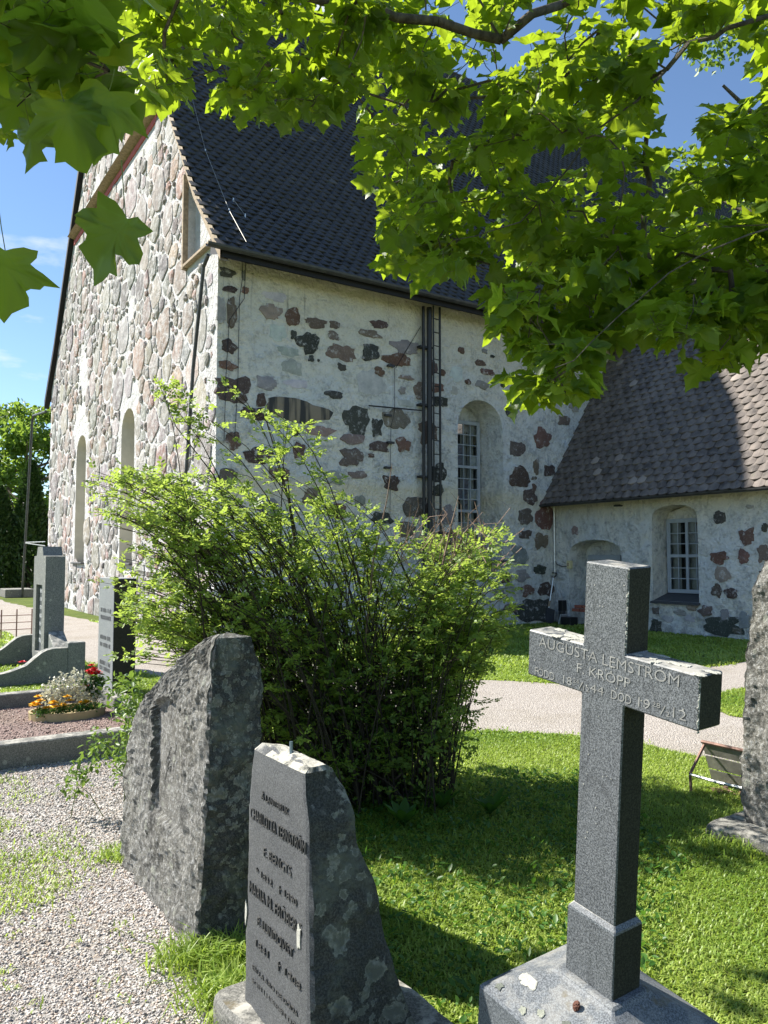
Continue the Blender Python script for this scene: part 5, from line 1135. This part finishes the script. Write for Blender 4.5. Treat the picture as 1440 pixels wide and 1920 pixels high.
# small seedlings round the stones
sp1 = empty('rose_sucker', (-2.0, 5.2, 0), 'low leafy sucker growing beside the left end of the boulder gravestone', 'shrub')
pt = []
for k in range(26):
    y = r7.uniform(1270, 1475); x = r7.uniform(245 - (y - 1240) * .5, 262); p = at(x, y, 5.0 + r7.normal(0, .15)); p[2] = max(p[2], .03); pt.append(p)
mb = MB()
for p in pt[::5]: b_ = np.array([p[0] + r7.normal(0, .12), p[1] + r7.normal(0, .1), 0]); mb.tube([b_, b_ * .5 + p * .5 + ZZ * p[2] * .15, p], [.003, .0025, .0012], 4, cap=False)
mb.build('stems', M['petiole'], sp1)
leafcloud('foliage', np.concatenate([ball(p, .09, 36) for p in pt]), .040, .022, M['suckerleaf'], sp1, .7)
# ================================================================== MAPLE
HALF = [(0.0, 0.0), (0.10, -0.05), (0.24, -0.10), (0.36, -0.08), (0.51, -0.07), (0.46, 0.05), (0.42, 0.14), (0.50, 0.20), (0.60, 0.26), (0.74, 0.42), (0.61, 0.44), (0.53, 0.50), (0.39, 0.48), (0.31, 0.53), (0.33, 0.64), (0.40, 0.77), (0.26, 0.79), (0.13, 0.91), (0.0, 1.05)]
def leaf_template(seed, small=False):
    r_ = random.Random(seed); hp = HALF if not small else [HALF[i] for i in (0, 2, 4, 6, 9, 12, 15, 16, 18)]
    R_ = [(x * r_.uniform(.92, 1.08), y * r_.uniform(.95, 1.05)) for x, y in hp]; L_ = [(-x * r_.uniform(.92, 1.08), y * r_.uniform(.95, 1.05)) for x, y in hp[1:-1]]
    pts = R_ + L_[::-1]; fold, droop, ph = r_.uniform(.05, .5), r_.uniform(.1, .8), r_.uniform(0, 6)
    ring2 = [(x * .5, .22 + (y - .22) * .5) for x, y in pts]; allp = pts + ring2 + [(0.0, 0.22)]
    def zf(x, y): return fold * abs(x) - droop * max(0, y) ** 2 * .5 - .25 * droop * x * x + .08 * math.sin(9 * x + ph) * abs(x) * 2 + .05 * math.sin(8 * y + ph)
    vv = np.array([(x, y, zf(x, y)) for x, y in allp]); n = len(pts)
    ff = []
    for i in range(n):
        j = (i + 1) % n; ff += [(i, j, n + j), (i, n + j, n + i), (n + i, n + j, 2 * n)]
    return vv, np.array(ff)
LT_ = [leaf_template(k) for k in range(6)]; LS_ = [leaf_template(k, True) for k in range(6)]
leaf_meshes = []
for k, (lv, lf) in enumerate(LT_):
    me = bpy.data.meshes.new('leaf'); me.from_pydata([tuple(v) for v in lv], [], [tuple(f) for f in lf]); me.update()
    a = me.attributes.new('lc', 'FLOAT_VECTOR', 'POINT'); a.data.foreach_set('vector', lv.astype(np.float32).ravel()); a = me.attributes.new('rnd', 'FLOAT', 'POINT'); a.data.foreach_set('value', np.full(len(lv), k / 6, np.float32))
    me.polygons.foreach_set('use_smooth', np.ones(len(me.polygons), bool)); me.materials.append(M['maple']); leaf_meshes.append(me)
r8 = np.random.default_rng(33)
TRUNK = np.array([3.3, 3.4, 0.0])
nodes = []      # (point, leaves, size)
def reg(n, poly, D0, D1, leaves=(5, 9), size=(.085, .125), holes=()):
    k = 0; tries = 0; far = D0 > 1.9; n = int(n * (2.5 if far else 1.4))
    if far: D0, D1, size = D0 * 1.22 + .1, D1 * 1.32 + .2, (size[0] * .86, size[1] * .92)
    xs = [p[0] for p in poly]; ys = [p[1] for p in poly]
    while k < n and tries < n * 60:
        tries += 1; x, y = r8.uniform(min(xs), max(xs)), r8.uniform(min(ys), max(ys))
        if not inpoly(x, y, poly) or any(inpoly(x, y, h) for h in holes): continue
        nodes.append((at(x, y, r8.uniform(D0, D1)), int(r8.integers(*leaves)), r8.uniform(*size))); k += 1
HOLES = [[(1205, 95), (1330, 60), (1340, 150), (1255, 290), (1205, 300), (1215, 190)], [(905, 60), (985, 70), (1010, 160), (905, 140)], [(1290, 250), (1400, 250), (1390, 310), (1290, 310)],
         [(560, 270), (690, 300), (690, 520), (420, 520), (330, 290), (480, 270)], [(990, 230), (1060, 250), (1050, 350), (960, 350)], [(1330, 40), (1440, 40), (1440, 210), (1340, 200)]]
reg(11, [(-60, -80), (250, -80), (235, 120), (170, 200), (60, 220), (-60, 220)], 1.4, 1.85, (3, 6), (.10, .13))
reg(9, [(-80, 60), (120, 60), (60, 260), (-80, 290)], 2.0, 2.6, (5, 8), (.08, .11))
reg(46, [(150, -100), (720, -100), (700, 150), (560, 185), (470, 150), (330, 120), (200, 100)], 2.3, 3.6, (5, 9), (.08, .115))
reg(5, [(270, 100), (330, 110), (320, 170), (270, 180)], 2.2, 2.6, (3, 5), (.09, .115))
reg(7, [(400, 120), (620, 130), (600, 215), (430, 200)], 2.3, 2.9, (4, 6), (.09, .12))
reg(52, [(640, -100), (960, -100), (960, 380), (800, 430), (720, 380), (690, 260), (660, 180)], 2.5, 4.0, (5, 9), (.08, .115), HOLES)
reg(13, [(720, 380), (860, 380), (900, 500), (850, 520), (760, 500)], 2.3, 3.0, (5, 8), (.085, .12))
reg(112, [(930, 100), (1500, 60), (1500, 620), (1240, 600), (1130, 560), (960, 540), (930, 380)], 2.2, 4.0, (5, 9), (.085, .125), HOLES)
reg(14, [(930, 520), (1120, 520), (1130, 680), (1010, 690), (950, 620)], 2.0, 2.6, (5, 8), (.09, .125))
reg(5, [(960, 690), (1090, 680), (1080, 745), (985, 755)], 2.0, 2.3, (4, 6), (.09, .12))
reg(14, [(1140, 560), (1500, 520), (1500, 650), (1330, 640), (1180, 615)], 2.1, 2.8, (5, 8), (.09, .125))
reg(3, [(1320, 640), (1370, 640), (1365, 690), (1330, 690)], 2.3, 2.5, (3, 4), (.09, .11))
reg(22, [(950, -100), (1500, -100), (1500, 60), (1190, 90), (960, 60)], 2.4, 4.0, (5, 9), (.085, .12), HOLES)
for k in range(115):     # the crown above and beside the picture
    p = np.array([r8.uniform(-2.4, 5.2), r8.uniform(.4, 6.2), r8.uniform(4.0, 6.8)]); x, y, d = proj(p)
    if d[0] > .3 and -90 < x[0] < 1530 and y[0] > -120: continue
    nodes.append((p, int(r8.integers(6, 10)), r8.uniform(.085, .12)))
for k in range(60):      # unseen boughs over the left shoulder, added to darken the near leaves
    p = np.array([r8.uniform(-4.2, -1.6), r8.uniform(.6, 2.2), r8.uniform(3.3, 5.2)]); x, y, d = proj(p)
    if -120 < x[0] < 1500 and y[0] > -120: continue
    nodes.append((p, int(r8.integers(6, 10)), r8.uniform(.09, .12)))
for k in range(110):      # unseen thick spray added towards the sun to shade the near leaves
    p = np.array([r8.uniform(-.95, -.15), r8.uniform(1.3, 1.75), r8.uniform(2.1, 2.75)]) + SUN * r8.uniform(1.35, 2.7); x, y, d = proj(p)
    if -150 < x[0] and y[0] > -100: continue
    nodes.append((p, 8, r8.uniform(.10, .13)))
for k in range(26):      # lower boughs beyond the left edge, whose shade dapples the lawn
    p = np.array([r8.uniform(-4.6, -3.2), r8.uniform(3.6, 5.0), r8.uniform(4.9, 5.9)]); nodes.append((p, int(r8.integers(5, 9)), r8.uniform(.09, .12)))
# the crown leaves the gravestones in the sun: drop sprays standing between them and it
KEEP_LIT = [XC(a_, b_, 0) for a_, b_ in ((0, .05), (-.25, -.2), (.27, -.2), (-.13, -.2), (.13, -.2), (0, -.2), (0, -.45), (0, -.7), (0, -.95), (-.2, -1.1))] + [RB + WV * w_k + ZZ * z_k for w_k in (-1.0, -.7, -.35, -.05) for z_k in (.3, .7, 1.1)] + [LB0 + WV * w_k + ZZ * z_k for w_k in (.05, .35) for z_k in (.3, .6, .9)]
def blocks(p):
    for q in KEEP_LIT:
        d = p - q; t_ = np.dot(d, SUN)
        if t_ > 0 and np.linalg.norm(d - SUN * t_) < .24: return True
    return False
nodes = [q for q in nodes if not blocks(q[0])]
# skeleton: trunk, boughs through hand-set points, then every node joins its nearest neighbour nearer the trunk
maple = empty('maple_tree', TRUNK, 'maple tree whose leafy boughs hang across the top of the view', 'tree')
SK = []; PAR = []
def addpt(p, par): SK.append(np.asarray(p, float)); PAR.append(par); return len(SK) - 1
i0 = addpt(TRUNK, -1); i1 = addpt(TRUNK + np.array([.02, 0, 1.5]), i0); i2 = addpt(TRUNK + np.array([-.05, .03, 2.9]), i1); i3 = addpt(TRUNK + np.array([-.15, 0, 4.2]), i2); i4 = addpt(TRUNK + np.array([-.3, -.1, 5.6]), i3)
def bough(start, pts):
    p = start
    for q in pts: p = addpt(q, p)
bough(i2, [at(1560, -10, 3.6), at(1440, 30, 3.5), at(1340, 70, 3.4), at(1250, 130, 3.3), at(1110, 250, 3.2), at(1010, 380, 3.1), at(930, 430, 3.0), at(850, 450, 2.9)])
bough(i3, [at(1480, -140, 3.6), at(1250, -60, 3.5), at(1050, 10, 3.4), at(940, 75, 3.3), at(820, 40, 3.2), at(680, 5, 3.1), at(500, -30, 2.9), at(330, -60, 2.6), at(120, -90, 2.2), at(60, 20, 1.9), at(40, 140, 1.75)])
bough(i2, [at(1620, 330, 3.0), at(1470, 420, 2.8), at(1330, 470, 2.6), at(1200, 560, 2.5), at(1110, 640, 2.35), at(1040, 690, 2.25)])
bough(i4, [np.array([1.2, 3.4, 5.6]), np.array([-.6, 3.8, 5.8]), np.array([-2.2, 4.2, 5.9]), np.array([-3.6, 4.3, 5.7])])
bough(i4, [np.array([1.5, 2.0, 5.6]), np.array([0, 1.2, 5.6])])
def tdist(p): return np.linalg.norm(np.asarray(p) - np.array(SK[i2]))
pend = sorted(range(len(nodes)), key=lambda i: tdist(nodes[i][0])); NID = {}
for i in pend:
    p = nodes[i][0]; A_ = np.array(SK); d = np.linalg.norm(A_ - p, axis=1); own = np.linalg.norm(A_ - SK[i2], axis=1)
    cost = d + np.where(own > tdist(p) + .02, .35 * (own - tdist(p)), 0); cost[:2] = 99; j = int(np.argmin(cost))
    if d[j] > .5:
        mid = SK[j] + (p - SK[j]) * .5 + np.array([0, 0, .08]) + r8.normal(0, .03, 3); j = addpt(mid, j)
    NID[i] = addpt(p, j)
SKA = np.array(SK); cnt = np.zeros(len(SK)); kids = [[] for _ in SK]
for i, p in enumerate(PAR):
    if p >= 0: kids[p].append(i)
for i in range(len(SK) - 1, -1, -1):
    cnt[i] = 1 + sum(cnt[k] for k in kids[i])
def rad(i): return min(.16, (.0013 * cnt[i] ** .48))
rads = np.array([rad(i) for i in range(len(SK))]); rads[i0], rads[i1] = .21, .17; rads[i2] = .15; rads[i3] = .12; rads[i4] = .09
mbm = MB(); tw_ = MB(); trk = MB()
for i, p in enumerate(PAR):
    if p < 0: continue
    a, b = SKA[p], SKA[i]; ra = min(rads[p], rads[i] * 1.6 + .001) if p not in (i0, i1, i2, i3, i4) else rads[i] * 1.3; rb_ = rads[i]
    mid = (a + b) / 2 + r8.normal(0, .02 + .02 * np.linalg.norm(b - a), 3) * (.4 if rb_ > .03 else 1)
    tgt = trk if i in (i1, i2, i3, i4) else mbm if rb_ > .011 else tw_
    if tgt is trk: trk.tube([a, b], [rads[p], rads[i]], 12)
    elif tgt is mbm: mb = MB(); mb.tube([a, mid, b], [max(ra, rb_), (ra + rb_) / 2, rb_], 8); mb.build('branch', M['bark'], maple, smooth=True)
    else: tw_.tube([a, mid, b], [ra, (ra + rb_) / 2, rb_], 4, cap=False)
trk.build('trunk', M['bark'], maple, smooth=True)
o = tw_.build('twigs', M['bark'], maple); o['kind'] = 'stuff'
leaves = []; pet = MB()
def put_leaf(node, base, n, d, size, k):
    d = d / np.linalg.norm(d); n = n - d * np.dot(n, d); n /= np.linalg.norm(n); leaves.append((base, np.cross(d, n), d, n, size, k)); pet.tube([node, (node + base) / 2 - ZZ * .005, base], [.0013, .0011, .0011], 3, cap=False)
for i, (p, nlv, size) in enumerate(nodes):
    par = PAR[NID[i]]; grow = p - SKA[par]; grow /= np.linalg.norm(grow) + 1e-9
    for k in range(nlv):
        an = 2 * math.pi * k / nlv + r8.uniform(-.4, .4); h = np.array([math.cos(an), math.sin(an), 0]); d = h + grow * .45 + np.array([0, 0, r8.uniform(-.75, .12)])
        node = p - grow * r8.uniform(0, .10); base = node + (h * .8 + grow * .4 + ZZ * r8.uniform(-.35, .3)) * r8.uniform(.04, .09)
        n = ZZ * 1.0 + r8.normal(0, .45, 3) + h * .25
        put_leaf(node, base, n, d, size * r8.uniform(.75, 1.15), int(r8.integers(0, 6)))
# two near leaves hanging alone at the left
cd = np.array([-.05, -1.0, .12])
put_leaf(at(228, 300, 1.40), at(236, 408, 1.36), np.array([-.1, -.95, .25]), np.array([-.60, .1, -.80]), .125, 2)
put_leaf(at(-5, 370, 1.45), at(10, 470, 1.42), np.array([.2, -.9, .3]), np.array([-.15, .2, -1.0]), .125, 4)
put_leaf(at(215, 130, 1.5), at(205, 170, 1.5), np.array([.1, -.9, .4]), np.array([-.35, .1, -.9]), .135, 1)
put_leaf(at(110, 150, 1.5), at(120, 190, 1.5), np.array([.0, -.9, .4]), np.array([.25, .1, -.9]), .13, 3)
lp = np.array([q[0] + q[2] * q[4] * .4 for q in leaves]); lx, ly, ldp = proj(lp)
sc = np.where((lx > -20) & (lx < 1460) & (ly > -20) & (ly < 1920) & (ldp > .3), np.array([q[4] for q in leaves]) / ldp, 0); order = np.argsort(-sc); single = set(order[:300].tolist())
org = np.array(maple.location); rest = []
for i, (b, s_, d, n, size, k) in enumerate(leaves):
    if i in single:
        o = bpy.data.objects.new('leaf', leaf_meshes[k]); link(o, maple); o.matrix_local = Matrix([[s_[r_] * size, d[r_] * size, n[r_] * size, b[r_] - org[r_]] for r_ in range(3)] + [[0, 0, 0, 1]])
    else: rest.append((b, s_, d, n, size, k))
vs_, fs_, lcs, rn = [], [], [], []; off = 0
for (b, s_, d, n, size, k) in rest:
    lv, lf = (LS_ if b[1] > 3.4 or b[2] > 4.2 else LT_)[k]; vs_.append(b + size * (lv[:, 0:1] * s_ + lv[:, 1:2] * d + lv[:, 2:3] * n)); fs_.append(lf + off); off += len(lv); lcs.append(lv); rn.append(np.full(len(lv), r8.random()))
o = mesh_obj('foliage', np.concatenate(vs_), np.concatenate(fs_), M['maple'], maple, smooth=True, attrs={'rnd': np.concatenate(rn)}); o['kind'] = 'stuff'
a = o.data.attributes.new('lc', 'FLOAT_VECTOR', 'POINT'); a.data.foreach_set('vector', np.concatenate(lcs).astype(np.float32).ravel())
o = pet.build('leaf_stalks', M['petiole'], maple); o['kind'] = 'stuff'

# ================================================================== GRASS, WEEDS, PEBBLES
def outside(x, y):
    ok = ~inpoly(x, y, PATHW) | inpoly(x, y, ISLAND); ok &= ~inpoly(x, y, GRAVW)
    P = np.stack([x, y], 1)
    def boxed(B, u0, u1, w0, w1): q = P - np.asarray(B)[:2]; a = q @ U[:2]; b = q @ WV[:2]; return (a > u0) & (a < u1) & (b > w0) & (b < w1)
    ok &= ~boxed(KB, -3, 1.42, -2.55, .02); ok &= ~boxed(C0, 0, 40, -16.2, 0); ok &= ~boxed(C0, SW, SW + WW, 0, WL); ok &= ~boxed(LB0, -.1, .58, -.16, .69); ok &= ~boxed(RB, 0, .28, -1.15, .0); ok &= ~boxed(GB, -.22, .58, -.12, 1.1); ok &= ~boxed(XC(0, -1.5, .04), -.2, .2, -.24, .24)
    return ok
r9 = np.random.default_rng(77)
gx, gy, gh = [], [], []
def band(D0, D1, dens, hgt, xl=-.56, xr=.56):
    area = .5 * (xr - xl) * (D1 ** 2 - D0 ** 2); n = int(area * dens); d = np.sqrt(r9.uniform(D0 ** 2, D1 ** 2, n)); x = d * r9.uniform(xl, xr, n); k = outside(x, d); gx.append(x[k]); gy.append(d[k]); gh.append(r9.uniform(.6, 1.25, k.sum()) * hgt)
band(2.3, 4.2, 12000, .027, -.25); band(4.2, 7.2, 8500, .027, -.35); band(7.2, 11.5, 3200, .04); band(11.5, 20, 700, .06)
gx, gy, gh = np.concatenate(gx), np.concatenate(gy), np.concatenate(gh)
# taller tufts against the stones
def tuft(x, y, n, r, h):
    global gx, gy, gh
    gx = np.concatenate([gx, x + r9.normal(0, r, n)]); gy = np.concatenate([gy, y + r9.normal(0, r, n)]); gh = np.concatenate([gh, r9.uniform(.5, 1.2, n) * h])
for q in (-.12, -.02, .05, .12): tuft(*(RB + WV * (.10 + q * .4) + U * (.02 + q))[:2], 150, .05, .13)
tuft(*(LB0 - WV * .22)[:2], 260, .06, .13); tuft(*(LB0 - WV * .25 + U * .2)[:2], 200, .07, .10)
tuft(*(RB - WV * 1.22)[:2], 220, .06, .08); tuft(*(GB - WV * .15 + U * .1)[:2], 160, .06, .09); tuft(*(GB + WV * .1 - U * .3)[:2], 160, .1, .09)
for q in PATHW:
    if 4 < q[1] < 12 and abs(q[0]) < .6 * q[1]: tuft(q[0], q[1], 16, .07, .045)
for k in range(12): tuft(*(np.array(GRAV[1]) + (np.array(GRAV[4]) - np.array(GRAV[1])) * k / 11 + np.array([.06, .02])), 90, .05, .07)
for k in range(90): tuft(r9.uniform(-.2, 1.2), r9.uniform(2.6, 5.2), 12, .03, .06)
for k in range(170):      # weeds creeping into the gravel
    y = r9.uniform(3.6, 5.8); x = r9.uniform(-.52 * y, -.9)
    if x > -.95 - (y - 3.4) * .75 or nz((x, y, 2), 1.6) < -.05: continue
    tuft(x, y, int(r9.integers(10, 60)), .09, .04)
for k in range(26): tuft(r9.uniform(-1.6, -.7), r9.uniform(2.4, 3.9), 9, .03, .03)
n = len(gx); an = r9.uniform(0, 6.28, n); lean = r9.uniform(.45, 1.35, n); w = np.where(gy < 7, .0034, .0065) * r9.uniform(.7, 1.3, n) * np.where(gy > 11.5, 2.0, 1)
B_ = np.stack([gx, gy, np.zeros(n)], 1); dd = np.stack([np.cos(an), np.sin(an), np.zeros(n)], 1); ss = np.stack([-np.sin(an), np.cos(an), np.zeros(n)], 1) * w[:, None]
m_ = B_ + dd * (gh * lean * .35)[:, None] + ZZ * (gh * .55)[:, None]; t_ = B_ + dd * (gh * lean)[:, None] + ZZ * (gh * (1.1 - .5 * lean))[:, None]
vv = np.stack([B_ - ss, B_ + ss, m_ - ss * .75, m_ + ss * .75, t_], 1).reshape(-1, 3); f = (np.array([[0, 1, 3], [0, 3, 2], [2, 3, 4]])[None] + (np.arange(n) * 5)[:, None, None]).reshape(-1, 3)
patch = np.array([.5 + .9 * nz((x, y, 0), .9) + .5 * nz((x, y, 3), 3.1) for x, y in zip(gx[::20], gy[::20])]); patch = np.repeat(patch, 20)[:n] if len(patch) * 20 >= n else np.resize(np.repeat(patch, 20), n)
patch = np.array([.5 + .9 * nz((x, y, 0), .9) for x, y in zip(gx, gy)])
o = mesh_obj('grass', vv, f, M['grass'], None, attrs={'rnd': np.repeat(np.clip(patch + r9.normal(0, .22, n), 0, 1), 5)}); tag(o, 'short mown grass of the churchyard lawn', 'grass', kind='stuff')
# broad-leaved weeds under and round the shrub, on the shaded lawn
nw_ = 5200; wx, wy = r9.uniform(-.4, 1.6, nw_), r9.uniform(2.6, 5.9, nw_); k = outside(wx, wy) & (wx < .2 + (wy - 2.4) * .5 + .5); wx, wy = wx[k], wy[k]; n = len(wx)
P = np.stack([wx, wy, r9.uniform(.005, .05, n)], 1); dv = rdir(n, r9); dv[:, 2] = abs(dv[:, 2]) * .5 + .1
vv, f = leaf_quads(P, np.tile(ZZ, (n, 1)) + r9.normal(0, .3, (n, 3)), dv, r9.uniform(.015, .05, n), r9.uniform(.010, .026, n), .12)
o = mesh_obj('ground_cover', vv, f, M['weed'], None, attrs={'rnd': np.repeat(r9.random(n), 6)}); tag(o, 'broad leaved weeds among the shaded grass', 'weeds', kind='stuff')
for (x, y, lab) in ((.36, 5.05, 'dock rosette'), (.66, 4.95, ''), (.12, 4.75, '')):
    P = np.repeat(np.array([[x, y, .01]]), 9, 0); a_ = np.linspace(0, 6.0, 9); dv = np.stack([np.cos(a_), np.sin(a_), np.full(9, 1.1)], 1); vv, f = leaf_quads(P, np.stack([-np.cos(a_), -np.sin(a_), np.full(9, .9)], 1), dv, r9.uniform(.12, .2, 9), r9.uniform(.05, .07, 9), .15)
    o = mesh_obj('dock_plant', vv - 0, f, M['weed'], None, attrs={'rnd': np.full(54, .3)}); tag(o, 'broad leaved dock plant in the shade %s of the rose shrub' % ('close to the right edge', 'farthest right', 'at the foot')[(.36, .66, .12).index(x)], 'plant', 'dock plants under the rose shrub')
sg = empty('maple_seedling', (-.52, 3.25, 0), 'maple seedling with broad leaves between the boulder and the inscribed gravestone', 'plant')
for k, (w, u_, z) in enumerate(((.14, .30, .42), (.16, .36, .52), (.2, .28, .33), (.12, .34, .46), (.22, .32, .25), (.10, .30, .2), (.2, .38, .56))):
    o = bpy.data.objects.new('leaf', leaf_meshes[k % 6]); link(o, sg); d = np.array([r9.normal(0, .5), -.5, -.75]); d /= np.linalg.norm(d); nn2 = np.array([.2, -.7, .7]); nn2 -= d * np.dot(nn2, d); nn2 /= np.linalg.norm(nn2); s2 = np.cross(d, nn2); p = RB + WV * w + U * u_ + ZZ * z - np.array(sg.location); q = .12
    o.matrix_local = Matrix([[s2[r_] * q, d[r_] * q, nn2[r_] * q, p[r_]] for r_ in range(3)] + [[0, 0, 0, 1]])
mb = MB(); b_ = RB + WV * .16 + U * .34
for (w, u_, z) in ((.14, .30, .42), (.16, .36, .52), (.2, .28, .33), (.12, .34, .46), (.2, .38, .56)): mb.tube([b_, b_ + ZZ * z * .6, RB + WV * w + U * u_ + ZZ * z], [.004, .003, .0015], 4)
mb.build('stem', M['cane'], sg)
# crushed stone on the gravel
def pebbles(name, x, y, size, parent, palette, label, z0=.004):
    n = len(x); oct_ = np.array([(1, 0, 0), (-1, 0, 0), (0, 1, 0), (0, -1, 0), (0, 0, 1), (0, 0, -1)], float); fo = np.array([[0, 2, 4], [2, 1, 4], [1, 3, 4], [3, 0, 4], [2, 0, 5], [1, 2, 5], [3, 1, 5], [0, 3, 5]])
    s = size[:, None] * r9.uniform(.6, 1.2, (n, 3)) * np.array([1, .8, .62]); v = oct_[None] * s[:, None] + r9.normal(0, .16, (n, 6, 3)) * size[:, None, None]
    q = r9.normal(size=(n, 4)); q[:, 1:3] *= .5; q /= np.linalg.norm(q, axis=1, keepdims=True); a, b, c, d = q.T
    Rm = np.stack([1 - 2 * (c * c + d * d), 2 * (b * c - a * d), 2 * (b * d + a * c), 2 * (b * c + a * d), 1 - 2 * (b * b + d * d), 2 * (c * d - a * b), 2 * (b * d - a * c), 2 * (c * d + a * b), 1 - 2 * (b * b + c * c)], 1).reshape(n, 3, 3)
    v = np.einsum('nij,nkj->nki', Rm, v) + np.stack([x, y, z0 + size * .25], 1)[:, None]
    pal = np.array(palette); col = pal[r9.integers(0, len(pal), n)] * r9.uniform(.75, 1.25, (n, 1))
    o = mesh_obj(name, v.reshape(-1, 3), (fo[None] + (np.arange(n) * 6)[:, None, None]).reshape(-1, 3), M['pebble'], parent, cols=np.repeat(np.clip(col, 0, .9), 6, 0)); o['kind'] = 'stuff'
    if label: o['label'] = label
    return o
pm = NT('crushed_stone'); pm.set(pm.attr('col', 'Color'), .85, 0, .25); M['pebble'] = pm.m
gp_x, gp_y, gp_s = [], [], []
for D0, D1, dens, s_ in ((2.2, 3.2, 14000, .0048), (3.2, 4.6, 9000, .0056), (4.6, 6.4, 5000, .0070)):
    n = int(.5 * .62 * (D1 ** 2 - D0 ** 2) * dens); d = np.sqrt(r9.uniform(D0 ** 2, D1 ** 2, n)); x = d * r9.uniform(-.56, .06, n); k = inpoly(x, d, GRAVW); gp_x.append(x[k]); gp_y.append(d[k]); gp_s.append(s_ * r9.gamma(9, 1 / 9, k.sum()))
pebbles('gravel', np.concatenate(gp_x), np.concatenate(gp_y), np.concatenate(gp_s), None, [(.40, .375, .35), (.48, .44, .41), (.33, .315, .31), (.43, .36, .30), (.54, .51, .48), (.22, .21, .205), (.40, .31, .25), (.46, .41, .36)], 'loose grey crushed stone in front of the graves')
for lab, col in (('bed', 0),):
    x = r9.uniform(-2.2, 1.2, 9000); w = r9.uniform(-2.36, -.18, 9000); Q = KB + x[:, None] * U + w[:, None] * WV
    pebbles('bed_gravel', Q[:, 0] , Q[:, 1], .009 * r9.gamma(9, 1 / 9, 9000), None, [(.30, .20, .17), (.36, .27, .23), (.24, .18, .16), (.40, .32, .28)], 'reddish fine gravel inside the grave kerb', .05)

# finer pieces hang under the part they belong to
def nest(thing_name, part, kids):
    for t in [o for o in scene.objects if o.name.split('.')[0] == thing_name and o.parent is None]:
        ps_ = [c for c in t.children if c.name.split('.')[0] == part]
        if not ps_: continue
        for c in list(t.children):
            if c.name.split('.')[0] in kids and c not in ps_: c.parent = ps_[0]
nest('granite_cross', 'cross', ('inscription',)); nest('granite_cross', 'plinth', ('lichen',))
nest('inscribed_gravestone', 'stone_body', ('inscription', 'lichen', 'bolt')); nest('pale_stele', 'slab', ('inscription',)); nest('monument_stone', 'inscription_panel', ('inscription',))
nest('rock_gravestone', 'boulder', ('carved_scroll',)); nest('maple_tree', 'trunk', ('branch', 'twigs')); nest('snow_shovel', 'shaft', ('grip_sleeve', 'handle'))
